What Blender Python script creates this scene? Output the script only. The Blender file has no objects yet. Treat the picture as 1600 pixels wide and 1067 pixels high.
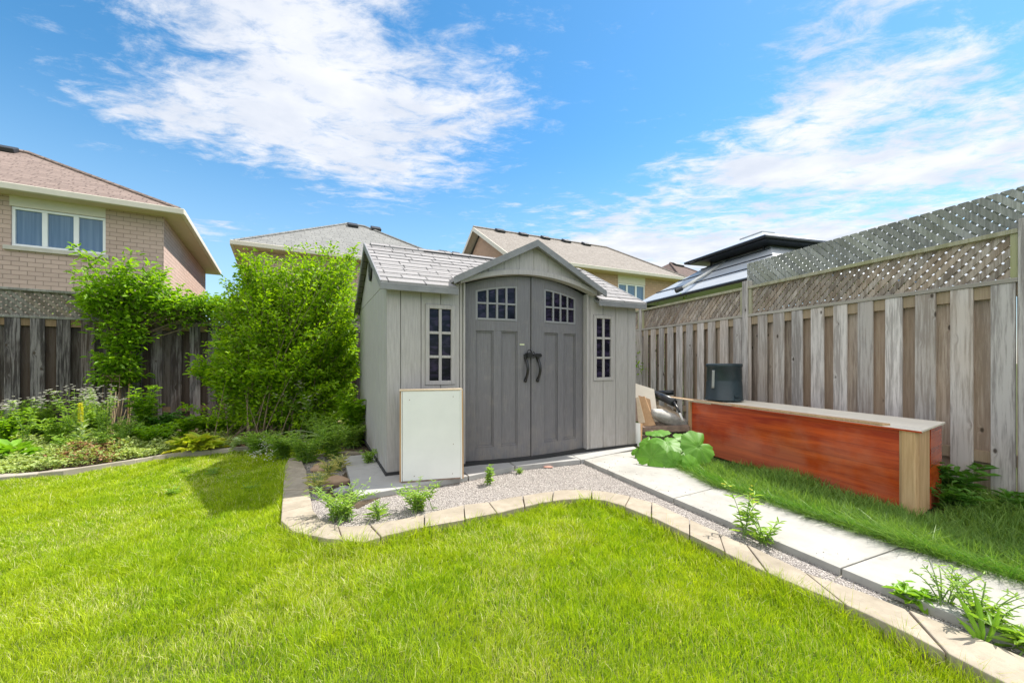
import bpy, math, random
import numpy as np
from mathutils import Vector, Matrix
from mathutils.geometry import tessellate_polygon
random.seed(7); RNG = np.random.default_rng(11)
SC = bpy.context.scene
COL = SC.collection
R = math.radians

# ------------------------------------------------------------------ camera
F, CX, HY, EYE = 630.0, 800.0, 566.0, 1.14
cd = bpy.data.cameras.new('camera'); cam = bpy.data.objects.new('camera', cd); COL.objects.link(cam)
cam.location = (0, 0, EYE); cam.rotation_euler = (R(90), 0, 0)
cd.sensor_width = 36; cd.lens = 36 * F / 1600; cd.shift_y = (HY - 533.5) / 1600
cd.clip_start = 0.05; cd.clip_end = 3000
SC.camera = cam

def G(x, y, z=0.0):
    Y = F * (EYE - z) / (y - HY); return ((x - CX) / F * Y, Y)

# ------------------------------------------------------------------ light
SUN_AZ, SUN_EL = 31.0, 56.5            # azimuth counted from +X towards +Y
sd = bpy.data.lights.new('sun', 'SUN'); sd.energy = 4.2; sd.angle = R(0.6); sd.color = (1.0, 0.95, 0.86)
so = bpy.data.objects.new('sun', sd); COL.objects.link(so)
sv = Vector((math.cos(R(SUN_EL)) * math.cos(R(SUN_AZ)), math.cos(R(SUN_EL)) * math.sin(R(SUN_AZ)), math.sin(R(SUN_EL))))
so.rotation_euler = sv.to_track_quat('Z', 'Y').to_euler(); so.location = (8, 8, 12)
SC.view_settings.view_transform = 'Standard'; SC.view_settings.look = 'None'
SC.view_settings.exposure = 0.92; SC.view_settings.gamma = 1.0

class NT:
    """small node helper"""
    def __init__(s, tree): s.t = tree; s.n = tree.nodes; s.l = tree.links
    def new(s, kind, **kw):
        n = s.n.new(kind)
        for k, v in kw.items(): setattr(n, k, v)
        return n
    def set(s, sock, v):
        if isinstance(v, bpy.types.NodeSocket): s.l.new(v, sock)
        elif isinstance(v, (tuple, list)) and len(v) == 3 and sock.type == 'RGBA': sock.default_value = (*v, 1)
        else: sock.default_value = v
    def math(s, op, a, b=0.0, c=0.0, clamp=False):
        n = s.new('ShaderNodeMath', operation=op, use_clamp=clamp)
        s.set(n.inputs[0], a); s.set(n.inputs[1], b)
        if len(n.inputs) > 2: s.set(n.inputs[2], c)
        return n.outputs[0]
    def vmath(s, op, a, b=(0, 0, 0)):
        n = s.new('ShaderNodeVectorMath', operation=op)
        s.set(n.inputs[0], a); s.set(n.inputs[1], b); return n.outputs[0]
    def mix(s, f, a, b, mode='MIX'):
        n = s.new('ShaderNodeMix', data_type='RGBA', blend_type=mode)
        s.set(n.inputs[0], f); s.set(n.inputs[6], a); s.set(n.inputs[7], b); return n.outputs[2]
    def ramp(s, f, lo, hi):
        n = s.new('ShaderNodeMapRange', interpolation_type='SMOOTHSTEP')
        s.set(n.inputs[0], f); s.set(n.inputs[1], lo); s.set(n.inputs[2], hi); return n.outputs[0]
    def noise(s, vec, scale, detail=4, rough=0.55, dist=0.0):
        n = s.new('ShaderNodeTexNoise'); s.set(n.inputs['Vector'], vec)
        n.inputs['Scale'].default_value = scale; n.inputs['Detail'].default_value = detail
        n.inputs['Roughness'].default_value = rough; n.inputs['Distortion'].default_value = dist
        return n.outputs[0]
    def voro(s, vec, scale, feature='F1', out=0):
        n = s.new('ShaderNodeTexVoronoi', feature=feature); s.set(n.inputs['Vector'], vec)
        n.inputs['Scale'].default_value = scale; return n.outputs[out]
    def mapping(s, vec, scale=(1, 1, 1), loc=(0, 0, 0), rot=(0, 0, 0)):
        n = s.new('ShaderNodeMapping'); s.set(n.inputs[0], vec)
        n.inputs['Scale'].default_value = scale; n.inputs['Location'].default_value = loc
        n.inputs['Rotation'].default_value = rot; return n.outputs[0]
    def sep(s, vec):
        n = s.new('ShaderNodeSeparateXYZ'); s.set(n.inputs[0], vec); return n.outputs
    def comb(s, x, y, z):
        n = s.new('ShaderNodeCombineXYZ')
        for i, q in enumerate((x, y, z)): s.set(n.inputs[i], q)
        return n.outputs[0]

# sky with real Nishita light, and cloud cover laid on a high plane of air
w = bpy.data.worlds.new('World'); SC.world = w; w.use_nodes = True
T = NT(w.node_tree); T.n.clear()
sky = T.new('ShaderNodeTexSky', sky_type='NISHITA'); sky.sun_disc = False
sky.sun_elevation = R(SUN_EL); sky.sun_rotation = R(90 - SUN_AZ)
sky.air_density = 1.0; sky.dust_density = 0.15; sky.ozone_density = 2.2
hs = T.new('ShaderNodeHueSaturation'); T.l.new(sky.outputs[0], hs.inputs['Color'])
hs.inputs['Hue'].default_value = 0.490; hs.inputs['Saturation'].default_value = 1.27; hs.inputs['Value'].default_value = 1.5
tc = T.new('ShaderNodeTexCoord')
d = tc.outputs['Generated']; sx, sy, sz = T.sep(d)
zc = T.math('MAXIMUM', sz, 0.03)
cxx = T.math('DIVIDE', sx, zc); cyy = T.math('DIVIDE', sy, zc)
cp = T.comb(cxx, cyy, 0.0)
warp = T.noise(cp, 1.1, 3)
cpw = T.comb(T.math('ADD', cxx, T.math('MULTIPLY', T.math('SUBTRACT', warp, 0.5), 0.7)), T.math('ADD', cyy, T.math('MULTIPLY', warp, 0.5)), 0.0)
big = T.noise(T.mapping(cpw, (1.0, 1.25, 1), rot=(0, 0, R(-25))), 1.5, 12, 0.62)
fine = T.noise(T.mapping(cp, (1.0, 1.7, 1), rot=(0, 0, R(-28))), 5.0, 10, 0.7, 0.35)
def blob(x, y, rx, ry, rot=0.0):
    c, s_ = math.cos(R(rot)), math.sin(R(rot))
    dx = T.math('SUBTRACT', cxx, x); dy = T.math('SUBTRACT', cyy, y)
    a = T.math('DIVIDE', T.math('ADD', T.math('MULTIPLY', dx, c), T.math('MULTIPLY', dy, s_)), rx)
    b = T.math('DIVIDE', T.math('SUBTRACT', T.math('MULTIPLY', dy, c), T.math('MULTIPLY', dx, s_)), ry)
    q = T.math('ADD', T.math('MULTIPLY', a, a), T.math('MULTIPLY', b, b))
    return T.math('POWER', 2.718, T.math('MULTIPLY', q, -1.0))
CLOUDS = [(-0.62, 1.50, 0.62, 0.38, 0, 1.0), (-0.75, 2.10, 0.55, 0.45, 10, 0.8), (-1.45, 1.72, 0.5, 0.25, 0, 0.6), (-0.72, 1.12, 0.42, 0.12, -5, 0.6), (-2.6, 3.1, 0.8, 0.4, 0, 0.5),
          (2.3, 1.75, 0.95, 0.5, 0, 0.72), (1.25, 1.45, 0.35, 0.3, -40, 0.7), (0.95, 1.12, 0.2, 0.12, -30, 0.5), (1.35, 2.1, 0.7, 0.3, 0, 0.65),
          (2.4, 3.6, 2.2, 1.3, 0, 0.95), (0.6, 3.7, 0.8, 0.8, 0, 0.5), (5.0, 5.0, 3.0, 2.5, 0, 1.0),
          (0.3, -2.2, 4.5, 1.9, 0, 1.6), (-3.0, -0.6, 1.8, 1.2, 0, 1.2), (-0.2, -0.1, 0.55, 0.4, 0, 1.0)]  # last row: out-of-view clouds added for fill light
acc = None
for (x, y, rx, ry, ro, am) in CLOUDS:
    bb = T.math('MULTIPLY', blob(x, y, rx, ry, ro), am)
    acc = bb if acc is None else T.math('ADD', acc, bb)
acc = T.math('MINIMUM', acc, 1.15)
dens = T.math('ADD', T.math('MULTIPLY', acc, 0.80), T.math('ADD', T.math('MULTIPLY', T.math('SUBTRACT', big, 0.5), 1.25), T.math('MULTIPLY', T.math('SUBTRACT', fine, 0.5), 1.5)))
cl = T.math('MULTIPLY', T.ramp(dens, 0.26, 0.86), 0.97)
hz = T.math('MULTIPLY', T.ramp(sz, 0.50, 0.0), 0.55)
skyc = T.mix(hz, hs.outputs[0], (4.6, 6.2, 7.4))
shade = T.ramp(T.noise(cp, 2.6, 6), 0.3, 0.75)
cloudc = T.mix(shade, (5.5, 5.9, 6.7), (7.4, 7.5, 7.8))
# unseen clouds overhead and behind the camera, brightened as added fill light
front = T.math('MAXIMUM', T.ramp(sy, 0.1, -0.45), T.ramp(sz, 0.72, 0.92))
cloudc = T.mix(front, cloudc, (12.4, 12.2, 11.9))
fin = T.mix(cl, skyc, cloudc)
bg = T.new('ShaderNodeBackground'); T.l.new(fin, bg.inputs[0]); bg.inputs[1].default_value = 0.075
wo = T.new('ShaderNodeOutputWorld'); T.l.new(bg.outputs[0], wo.inputs[0])

# ------------------------------------------------------------------ materials
MATS = {}
def mat(name, build):
    if name in MATS: return MATS[name]
    m = bpy.data.materials.new(name); m.use_nodes = True
    t = NT(m.node_tree); t.n.clear()
    out = t.new('ShaderNodeOutputMaterial')
    p = t.new('ShaderNodeBsdfPrincipled')
    r = build(t, p)
    t.l.new((r if r is not None else p.outputs[0]), out.inputs[0])
    MATS[name] = m; return m
def bump(t, p, h, strength=0.4, dist=0.01):
    b = t.new('ShaderNodeBump'); b.inputs['Strength'].default_value = strength; b.inputs['Distance'].default_value = dist
    t.l.new(h, b.inputs['Height']); t.l.new(b.outputs[0], p.inputs['Normal'])
def obj_co(t): return t.new('ShaderNodeTexCoord').outputs['Object']
def uv_co(t): return t.new('ShaderNodeTexCoord').outputs['UV']
def isl(t): return t.new('ShaderNodeNewGeometry').outputs['Random Per Island']

def plain(name, col, rough=0.6, metal=0.0, var=0.12, scale=6.0, bumps=0.15, spec=0.5):
    def b(t, p):
        co = obj_co(t)
        n = t.noise(co, scale, 6, 0.65)
        k = t.ramp(n, 0.25, 0.75)
        c = t.mix(k, tuple(x * (1 - var) for x in col), tuple(min(1, x * (1 + var)) for x in col))
        t.set(p.inputs['Base Color'], c); p.inputs['Roughness'].default_value = rough; p.inputs['Metallic'].default_value = metal
        p.inputs['Specular IOR Level'].default_value = spec
        if bumps: bump(t, p, t.noise(co, scale * 12, 5, 0.6), bumps, 0.004)
    return mat(name, b)

def leaf_mat(name, a, b_, trans=0.45, rough=0.45, tcol=None):
    def b(t, p):
        r = isl(t)
        n = t.noise(obj_co(t), 1.3, 3)
        k = t.math('ADD', t.math('MULTIPLY', r, 0.65), t.math('MULTIPLY', n, 0.4), clamp=True)
        c = t.mix(k, a, b_)
        t.set(p.inputs['Base Color'], c); p.inputs['Roughness'].default_value = rough; p.inputs['Specular IOR Level'].default_value = 0.35
        tr = t.new('ShaderNodeBsdfTranslucent')
        tcn = t.mix(1.0, c, tcol or (1.5, 1.45, 0.55), 'MULTIPLY'); t.l.new(tcn, tr.inputs[0])
        mx = t.new('ShaderNodeMixShader'); mx.inputs[0].default_value = trans
        t.l.new(p.outputs[0], mx.inputs[1]); t.l.new(tr.outputs[0], mx.inputs[2]); return mx.outputs[0]
    return mat(name, b)

def wood_mat(name, light, dark, brown, streak=0.6, knots=1.0, axis='z', brownk=0.4, rough=0.8):
    """weathered boards: long grain along one local axis, knots, a tone of its own per board"""
    def b(t, p):
        co = obj_co(t); x, y, z = t.sep(co); r = isl(t)
        off = t.math('MULTIPLY', r, 37.0)
        if axis == 'z': al, ac1, ac2 = z, x, y
        elif axis == 'x': al, ac1, ac2 = x, z, y
        else: al, ac1, ac2 = y, x, z
        v = t.comb(t.math('ADD', ac1, off), ac2, t.math('MULTIPLY', al, 0.055))
        kn = t.comb(t.math('ADD', ac1, off), ac2, t.math('MULTIPLY', al, 0.55))
        kd = t.voro(kn, 6.4)
        kring = t.ramp(kd, 0.0, 0.22)
        v2 = t.vmath('ADD', v, t.comb(t.math('MULTIPLY', t.math('SUBTRACT', 1.0, kring), 0.03), 0.0, 0.0))
        g1 = t.noise(v2, 60, 5, 0.7); g2 = t.noise(v2, 14, 4, 0.6); low = t.noise(t.comb(t.math('ADD', ac1, off), ac2, t.math('MULTIPLY', al, 0.6)), 1.6, 3)
        k = t.ramp(t.math('ADD', t.math('MULTIPLY', g1, 0.55), t.math('MULTIPLY', g2, 0.45)), 0.42, 0.58)
        c = t.mix(t.math('MULTIPLY', t.math('SUBTRACT', 1.0, k), streak), light, dark)
        bk = t.math('MULTIPLY', t.ramp(t.math('ADD', t.math('MULTIPLY', low, 0.7), t.math('MULTIPLY', r, 0.3)), 0.4, 0.72), brownk)
        c = t.mix(bk, c, brown)
        tone = t.math('ADD', 0.72, t.math('MULTIPLY', t.math('FRACT', t.math('MULTIPLY', r, 91.7)), 0.5))
        tn = t.new('ShaderNodeVectorMath', operation='SCALE'); t.l.new(c, tn.inputs[0]); t.l.new(tone, tn.inputs[3])
        c = tn.outputs[0]
        kmask = t.math('MULTIPLY', t.math('SUBTRACT', 1.0, t.ramp(kd, 0.05, 0.11)), 0.9 * knots)
        c = t.mix(kmask, c, (0.05, 0.035, 0.025))
        t.set(p.inputs['Base Color'], c); p.inputs['Roughness'].default_value = rough; p.inputs['Specular IOR Level'].default_value = 0.25
        bump(t, p, g1, 0.35, 0.004)
    return mat(name, b)

def brick_mat(name, c1, c2, mortar, w_=0.24, h_=0.098):
    def b(t, p):
        uv = uv_co(t)
        n = t.new('ShaderNodeTexBrick'); t.set(n.inputs['Vector'], uv)
        n.inputs['Scale'].default_value = 1.0; n.inputs['Brick Width'].default_value = w_; n.inputs['Row Height'].default_value = h_
        n.inputs['Mortar Size'].default_value = 0.007; n.inputs['Mortar Smooth'].default_value = 0.2
        t.set(n.inputs['Color1'], c1); t.set(n.inputs['Color2'], c2); t.set(n.inputs['Mortar'], mortar)
        nz = t.noise(uv, 9, 6, 0.7); c = t.mix(t.math('MULTIPLY', nz, 0.35), n.outputs[0], tuple(x * 0.55 for x in c1))
        big_ = t.ramp(t.noise(uv, 0.8, 3), 0.3, 0.7)
        c = t.mix(t.math('MULTIPLY', big_, 0.18), c, tuple(min(1, x * 1.3) for x in c2))
        t.set(p.inputs['Base Color'], c); p.inputs['Roughness'].default_value = 0.9; p.inputs['Specular IOR Level'].default_value = 0.2
        h = t.math('SUBTRACT', t.math('MULTIPLY', nz, 0.3), n.outputs[1]); bump(t, p, h, 0.6, 0.008)
    return mat(name, b)

def shingle_mat(name, c1, c2, gap, w_=0.30, h_=0.14, msize=0.008, noisek=0.5):
    def b(t, p):
        uv = uv_co(t)
        n = t.new('ShaderNodeTexBrick'); t.set(n.inputs['Vector'], uv)
        n.offset = 0.37; n.squash = 0.7; n.squash_frequency = 3
        n.inputs['Scale'].default_value = 1.0; n.inputs['Brick Width'].default_value = w_; n.inputs['Row Height'].default_value = h_
        n.inputs['Mortar Size'].default_value = msize; n.inputs['Mortar Smooth'].default_value = 0.15
        t.set(n.inputs['Color1'], c1); t.set(n.inputs['Color2'], c2); t.set(n.inputs['Mortar'], gap)
        nz = t.noise(uv, 38, 4, 0.8)
        c = t.mix(t.math('MULTIPLY', t.ramp(nz, 0.35, 0.7), noisek), n.outputs[0], gap)
        lowf = t.noise(uv, 0.9, 4); c = t.mix(t.math('MULTIPLY', t.ramp(lowf, 0.35, 0.7), 0.2), c, c2)
        t.set(p.inputs['Base Color'], c); p.inputs['Roughness'].default_value = 0.92; p.inputs['Specular IOR Level'].default_value = 0.15
        h = t.math('SUBTRACT', t.math('MULTIPLY', nz, 0.4), n.outputs[1]); bump(t, p, h, 0.5, 0.01)
    return mat(name, b)

def resin_mat(name, col, vary=0.1):
    """moulded shed plastic with a pressed vertical wood grain"""
    def b(t, p):
        uv = uv_co(t); u, v, _ = t.sep(uv)
        g = t.noise(t.comb(t.math('MULTIPLY', u, 1.0), t.math('MULTIPLY', v, 0.05), 0.0), 95, 5, 0.65, 0.2)
        lo = t.noise(obj_co(t), 1.7, 4, 0.6)
        dirt = t.ramp(t.noise(obj_co(t), 5.5, 6, 0.7), 0.48, 0.75)
        c = t.mix(t.ramp(g, 0.3, 0.7), tuple(x * 0.82 for x in col), tuple(min(1, x * 1.08) for x in col))
        c = t.mix(t.math('MULTIPLY', t.ramp(lo, 0.3, 0.7), vary), c, tuple(x * 0.6 for x in col))
        c = t.mix(t.math('MULTIPLY', dirt, 0.16), c, (0.38, 0.34, 0.28))
        oz = t.sep(obj_co(t))[2]; splash = t.math('MULTIPLY', t.ramp(oz, 0.42, 0.0), t.ramp(t.noise(obj_co(t), 9, 6, 0.75), 0.38, 0.66))
        c = t.mix(t.math('MULTIPLY', splash, 0.40), c, (0.30, 0.26, 0.21))
        scuff = t.ramp(t.noise(t.mapping(obj_co(t), (30, 30, 3)), 1.0, 5, 0.8, 1.5), 0.70, 0.78); c = t.mix(t.math('MULTIPLY', scuff, 0.25), c, (0.62, 0.60, 0.57))
        t.set(p.inputs['Base Color'], c); p.inputs['Roughness'].default_value = 0.55; p.inputs['Specular IOR Level'].default_value = 0.35
        bump(t, p, g, 0.5, 0.0025)
    return mat(name, b)

M = {}
M['wood_r'] = wood_mat('weathered_cedar', (0.62, 0.575, 0.55), (0.25, 0.22, 0.205), (0.48, 0.36, 0.265), 0.8, 1.0, 'z', 0.42)
M['wood_l'] = wood_mat('shaded_weathered_cedar', (0.21, 0.19, 0.19), (0.04, 0.034, 0.034), (0.10, 0.055, 0.035), 1.0, 1.0, 'z', 0.5)  # left fence boards, dark stains plus shade put into the charcoal tone
M['lat_top'] = wood_mat('grey_green_lattice', (0.38, 0.385, 0.365), (0.18, 0.185, 0.17), (0.25, 0.26, 0.17), 0.7, 0.0, 'z', 0.4)
M['lat_low'] = wood_mat('brown_grey_lattice', (0.46, 0.40, 0.35), (0.17, 0.13, 0.10), (0.36, 0.25, 0.16), 0.8, 0.0, 'z', 0.4)
M['lat_l'] = wood_mat('shaded_lattice', (0.24, 0.225, 0.20), (0.10, 0.085, 0.07), (0.20, 0.14, 0.09), 0.7, 0.0, 'z', 0.4)  # left fence lattice, colour lowered to carry its shade
M['rail_r'] = wood_mat('mossy_rail', (0.48, 0.45, 0.34), (0.26, 0.25, 0.14), (0.34, 0.36, 0.11), 0.6, 0.2, 'z', 0.7)
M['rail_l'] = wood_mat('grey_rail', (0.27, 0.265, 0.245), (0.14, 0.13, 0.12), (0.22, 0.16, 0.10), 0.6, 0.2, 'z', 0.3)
M['stud'] = wood_mat('pale_lumber', (0.66, 0.44, 0.25), (0.44, 0.25, 0.12), (0.52, 0.34, 0.17), 0.65, 0.8, 'z', 0.4, 0.65)
M['plank'] = wood_mat('pale_plank', (0.66, 0.54, 0.40), (0.52, 0.40, 0.27), (0.58, 0.42, 0.26), 0.4, 0.2, 'y', 0.3, 0.6)
M['ply'] = wood_mat('plywood_tan', (0.58, 0.38, 0.22), (0.42, 0.25, 0.13), (0.46, 0.26, 0.13), 0.5, 0.1, 'z', 0.4, 0.6)
def red_b(t, p):
    co = obj_co(t); x, y, z = t.sep(co)
    v = t.comb(t.math('MULTIPLY', x, 1.2), t.math('MULTIPLY', y, 1.2), t.math('MULTIPLY', z, 14.0))
    g = t.noise(v, 1.2, 7, 0.6, 0.4); g2 = t.noise(t.comb(t.math('MULTIPLY', x, 3.0), t.math('MULTIPLY', y, 3.0), t.math('MULTIPLY', z, 110.0)), 1.0, 3)
    c = t.mix(t.ramp(g, 0.25, 0.75), (0.30, 0.020, 0.005), (0.70, 0.105, 0.015))
    c = t.mix(t.math('MULTIPLY', t.ramp(g2, 0.4, 0.7), 0.25), c, (0.40, 0.040, 0.008))
    dust = t.math('MULTIPLY', t.ramp(t.math('ADD', t.noise(co, 2.4, 6), t.math('MULTIPLY', z, -0.45)), 0.22, 0.52), 0.38)
    seam = t.math('SUBTRACT', 1.0, t.ramp(t.math('ABSOLUTE', t.math('SUBTRACT', t.math('FRACT', t.math('MULTIPLY', z, 7.4)), .5)), 0.0, 0.035))
    c = t.mix(t.math('MULTIPLY', seam, .5), c, (0.16, 0.012, 0.004))
    c = t.mix(dust, c, (0.52, 0.22, 0.15))
    t.set(p.inputs['Base Color'], c); p.inputs['Roughness'].default_value = 0.24
M['red'] = mat('cherry_veneer', red_b)
M['resin'] = resin_mat('shed_wall_resin', (0.435, 0.41, 0.405))
M['resin_side'] = resin_mat('shed_side_resin', (0.42, 0.405, 0.41))
M['groove_shade'] = plain('groove_shade_dark', (0.10, 0.095, 0.09), 0.8)  # dark backing colour stands in for shade in the plank grooves
M['door'] = resin_mat('shed_door_resin', (0.175, 0.170, 0.185))
M['muntin'] = plain('muntin_resin', (0.25, 0.25, 0.265), 0.5, var=0.05)
M['fascia'] = plain('roof_edge_resin', (0.22, 0.22, 0.23), 0.6, var=0.15, scale=9)
M['dark'] = plain('black_steel', (0.012, 0.012, 0.013), 0.35)
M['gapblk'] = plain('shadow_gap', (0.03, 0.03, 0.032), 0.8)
M['shed_roof'] = shingle_mat('shed_shingles', (0.37, 0.355, 0.355), (0.29, 0.28, 0.28), (0.07, 0.068, 0.07), 0.34, 0.128, 0.007, 0.25)
M['rf_brown'] = shingle_mat('brown_shingles', (0.31, 0.24, 0.21), (0.22, 0.17, 0.15), (0.12, 0.09, 0.08), 0.30, 0.14, 0.012, 0.5)
M['rf_grey'] = shingle_mat('grey_shingles', (0.29, 0.29, 0.28), (0.22, 0.22, 0.215), (0.13, 0.13, 0.125), 0.34, 0.15, 0.012, 0.5)
M['rf_tan'] = shingle_mat('tan_shingles', (0.32, 0.29, 0.265), (0.25, 0.225, 0.205), (0.15, 0.13, 0.11), 0.30, 0.14, 0.010, 0.5)
M['rf_dark'] = shingle_mat('dark_brown_shingles', (0.17, 0.12, 0.11), (0.13, 0.095, 0.085), (0.08, 0.06, 0.05), 0.3, 0.14, 0.012, 0.5)
M['brick_p'] = brick_mat('pink_brown_brick', (0.59, 0.435, 0.37), (0.51, 0.375, 0.32), (0.27, 0.20, 0.17))
M['brick_t'] = brick_mat('tan_brick', (0.56, 0.37, 0.26), (0.48, 0.31, 0.22), (0.34, 0.25, 0.19))
M['trim'] = plain('cream_aluminium', (0.66, 0.60, 0.50), 0.5, var=0.04, bumps=0)
M['soffit'] = plain('cream_soffit', (0.62, 0.50, 0.37), 0.6, var=0.05, bumps=0)
M['vent'] = plain('roof_vent_black', (0.025, 0.026, 0.03), 0.5)
M['whitepvc'] = plain('white_window_pvc', (0.80, 0.80, 0.80), 0.35, var=0.03, bumps=0)
M['sill'] = plain('stone_sill', (0.52, 0.48, 0.42), 0.8)
def glass_b(t, p):
    co = obj_co(t); x, y, z = t.sep(co)
    fold = t.noise(t.comb(t.math('MULTIPLY', x, 9.0), t.math('MULTIPLY', y, 9.0), t.math('MULTIPLY', z, 0.3)), 1.5, 3)
    t.set(p.inputs['Base Color'], t.mix(t.ramp(fold, 0.3, 0.7), (0.10, 0.16, 0.26), (0.16, 0.23, 0.34))); p.inputs['Roughness'].default_value = 0.08
M['glass'] = mat('curtained_glass', glass_b)
def dglass_b(t, p):
    co = obj_co(t)
    n = t.noise(t.mapping(co, (1, 1, 2.2)), 7, 4, 0.6, 1.0)
    t.set(p.inputs['Base Color'], t.mix(t.ramp(n, 0.42, 0.7), (0.004, 0.004, 0.012), (0.040, 0.030, 0.070))); p.inputs['Roughness'].default_value = 0.10; p.inputs['Specular IOR Level'].default_value = 0.22
M['dglass'] = mat('shed_glass', dglass_b)
def conc_b(c1, c2, rough=0.9, sc=3.0):
    def b(t, p):
        co = obj_co(t)
        n = t.noise(co, sc, 8, 0.65); f = t.noise(co, 160, 4, 0.7); st = t.ramp(t.noise(co, sc * 3.3, 6, 0.7), 0.52, 0.72)
        r = isl(t)
        c = t.mix(t.ramp(n, 0.3, 0.72), c1, c2)
        c = t.mix(t.math('MULTIPLY', t.math('FRACT', t.math('MULTIPLY', r, 7.3)), 0.3), c, tuple(x * 0.78 for x in c1))
        c = t.mix(t.math('MULTIPLY', st, 0.34), c, tuple(x * 0.5 for x in c1))
        blot = t.ramp(t.noise(co, 1.4, 5, 0.7, 0.8), 0.50, 0.68); c = t.mix(t.math('MULTIPLY', blot, 0.22), c, tuple(x * 0.55 for x in c1))
        pit = t.ramp(t.voro(co, 55), 0.10, 0.04); c = t.mix(t.math('MULTIPLY', pit, 0.5), c, tuple(x * 0.35 for x in c1))
        c = t.mix(t.math('MULTIPLY', t.ramp(f, 0.5, 0.8), 0.25), c, tuple(x * 0.6 for x in c1))
        t.set(p.inputs['Base Color'], c); p.inputs['Roughness'].default_value = rough; p.inputs['Specular IOR Level'].default_value = 0.25
        bump(t, p, f, 0.35, 0.003)
    return b
M['path'] = mat('pale_concrete', conc_b((0.33, 0.32, 0.295), (0.42, 0.41, 0.38)))
M['slab'] = mat('grey_concrete', conc_b((0.35, 0.345, 0.335), (0.42, 0.415, 0.405)))
M['curb'] = mat('tan_concrete_block', conc_b((0.30, 0.258, 0.20), (0.42, 0.365, 0.29), 0.95, 7.0))
M['bedcurb'] = mat('weathered_edging', conc_b((0.34, 0.30, 0.25), (0.44, 0.40, 0.34), 0.95, 6.0))
M['rock'] = mat('tan_rock', conc_b((0.30, 0.20, 0.13), (0.40, 0.29, 0.20), 0.95, 9.0))
M['rockg'] = mat('grey_rock', conc_b((0.26, 0.26, 0.27), (0.34, 0.34, 0.34), 0.95, 9.0))
def soil_b(t, p):
    co = obj_co(t); n = t.noise(co, 5, 8, 0.7); f = t.noise(co, 45, 5, 0.7)
    c = t.mix(t.ramp(n, 0.35, 0.65), (0.06, 0.09, 0.012), (0.10, 0.16, 0.018)); c = t.mix(t.math('MULTIPLY', t.ramp(f, 0.45, 0.7), 0.5), c, (0.13, 0.10, 0.05))
    t.set(p.inputs['Base Color'], c); p.inputs['Roughness'].default_value = 1.0; bump(t, p, f, 0.8, 0.03)
M['turf'] = mat('turf_soil', soil_b)
def bed_b(t, p):
    co = obj_co(t); n = t.noise(co, 14, 8, 0.75); f = t.noise(co, 70, 5, 0.7)
    c = t.mix(t.ramp(n, 0.35, 0.65), (0.055, 0.038, 0.022), (0.14, 0.10, 0.06))
    t.set(p.inputs['Base Color'], c); p.inputs['Roughness'].default_value = 1.0; bump(t, p, f, 0.9, 0.03)
M['bed'] = mat('bed_soil', bed_b)
def grav_b(t, p):
    co = obj_co(t)
    v = t.new('ShaderNodeTexVoronoi'); t.set(v.inputs['Vector'], co); v.inputs['Scale'].default_value = 120
    s_ = t.sep(v.outputs[1])[0]
    c = t.mix(s_, (0.30, 0.27, 0.25), (0.62, 0.57, 0.53)); c = t.mix(t.ramp(v.outputs[0], 0.25, 0.75), c, (0.17, 0.15, 0.14))
    t.set(p.inputs['Base Color'], c); p.inputs['Roughness'].default_value = 0.95
    bump(t, p, t.math('SUBTRACT', 1.0, v.outputs[0]), 1.0, 0.008)
M['gravel'] = mat('gravel_bed', grav_b)
def peb_b(t, p):
    r = isl(t); c = t.mix(r, (0.30, 0.27, 0.25), (0.72, 0.67, 0.62)); t.set(p.inputs['Base Color'], c); p.inputs['Roughness'].default_value = 0.85
M['pebble'] = mat('pebbles', peb_b)
def lawn_b(t, p):
    r = isl(t); co = obj_co(t)
    big_ = t.ramp(t.noise(co, 1.1, 4, 0.6), 0.38, 0.62); mid = t.ramp(t.noise(co, 6.0, 4, 0.7), 0.35, 0.68)
    c = t.mix(r, (0.10, 0.23, 0.006), (0.56, 0.70, 0.03))
    c = t.mix(t.math('MULTIPLY', big_, 0.30), c, (0.62, 0.64, 0.04))
    c = t.mix(t.math('MULTIPLY', mid, 0.38), c, (0.16, 0.31, 0.010))
    t.set(p.inputs['Base Color'], c); p.inputs['Roughness'].default_value = 0.65; p.inputs['Specular IOR Level'].default_value = 0.15
    tr = t.new('ShaderNodeBsdfTranslucent'); t.l.new(t.mix(1.0, c, (1.4, 1.35, 0.3), 'MULTIPLY'), tr.inputs[0])
    mx = t.new('ShaderNodeMixShader'); mx.inputs[0].default_value = 0.4
    t.l.new(p.outputs[0], mx.inputs[1]); t.l.new(tr.outputs[0], mx.inputs[2]); return mx.outputs[0]
M['grass'] = mat('lawn_blades', lawn_b)
M['grass_old'] = leaf_mat('lawn_grass', (0.15, 0.27, 0.008), (0.47, 0.58, 0.025), 0.4, 0.5)
M['grass_dry'] = leaf_mat('straw_grass', (0.50, 0.52, 0.16), (0.72, 0.68, 0.36), 0.3, 0.5)
M['grass_dk'] = leaf_mat('shade_grass', (0.035, 0.13, 0.015), (0.30, 0.46, 0.10), 0.35, 0.45)  # verge copy of the grass, shade put into a darker green
M['bush'] = leaf_mat('bush_leaf', (0.06, 0.185, 0.008), (0.37, 0.56, 0.016), 0.42)
M['vine'] = leaf_mat('vine_leaf', (0.08, 0.21, 0.010), (0.30, 0.50, 0.02), 0.45)
M['weed'] = leaf_mat('weed_leaf', (0.13, 0.28, 0.03), (0.36, 0.52, 0.09), 0.4)
M['weed_dk'] = leaf_mat('dark_weed_leaf', (0.045, 0.15, 0.018), (0.13, 0.31, 0.04), 0.35)
M['hosta'] = leaf_mat('hosta_leaf', (0.22, 0.40, 0.02), (0.66, 0.62, 0.07), 0.35)
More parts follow.
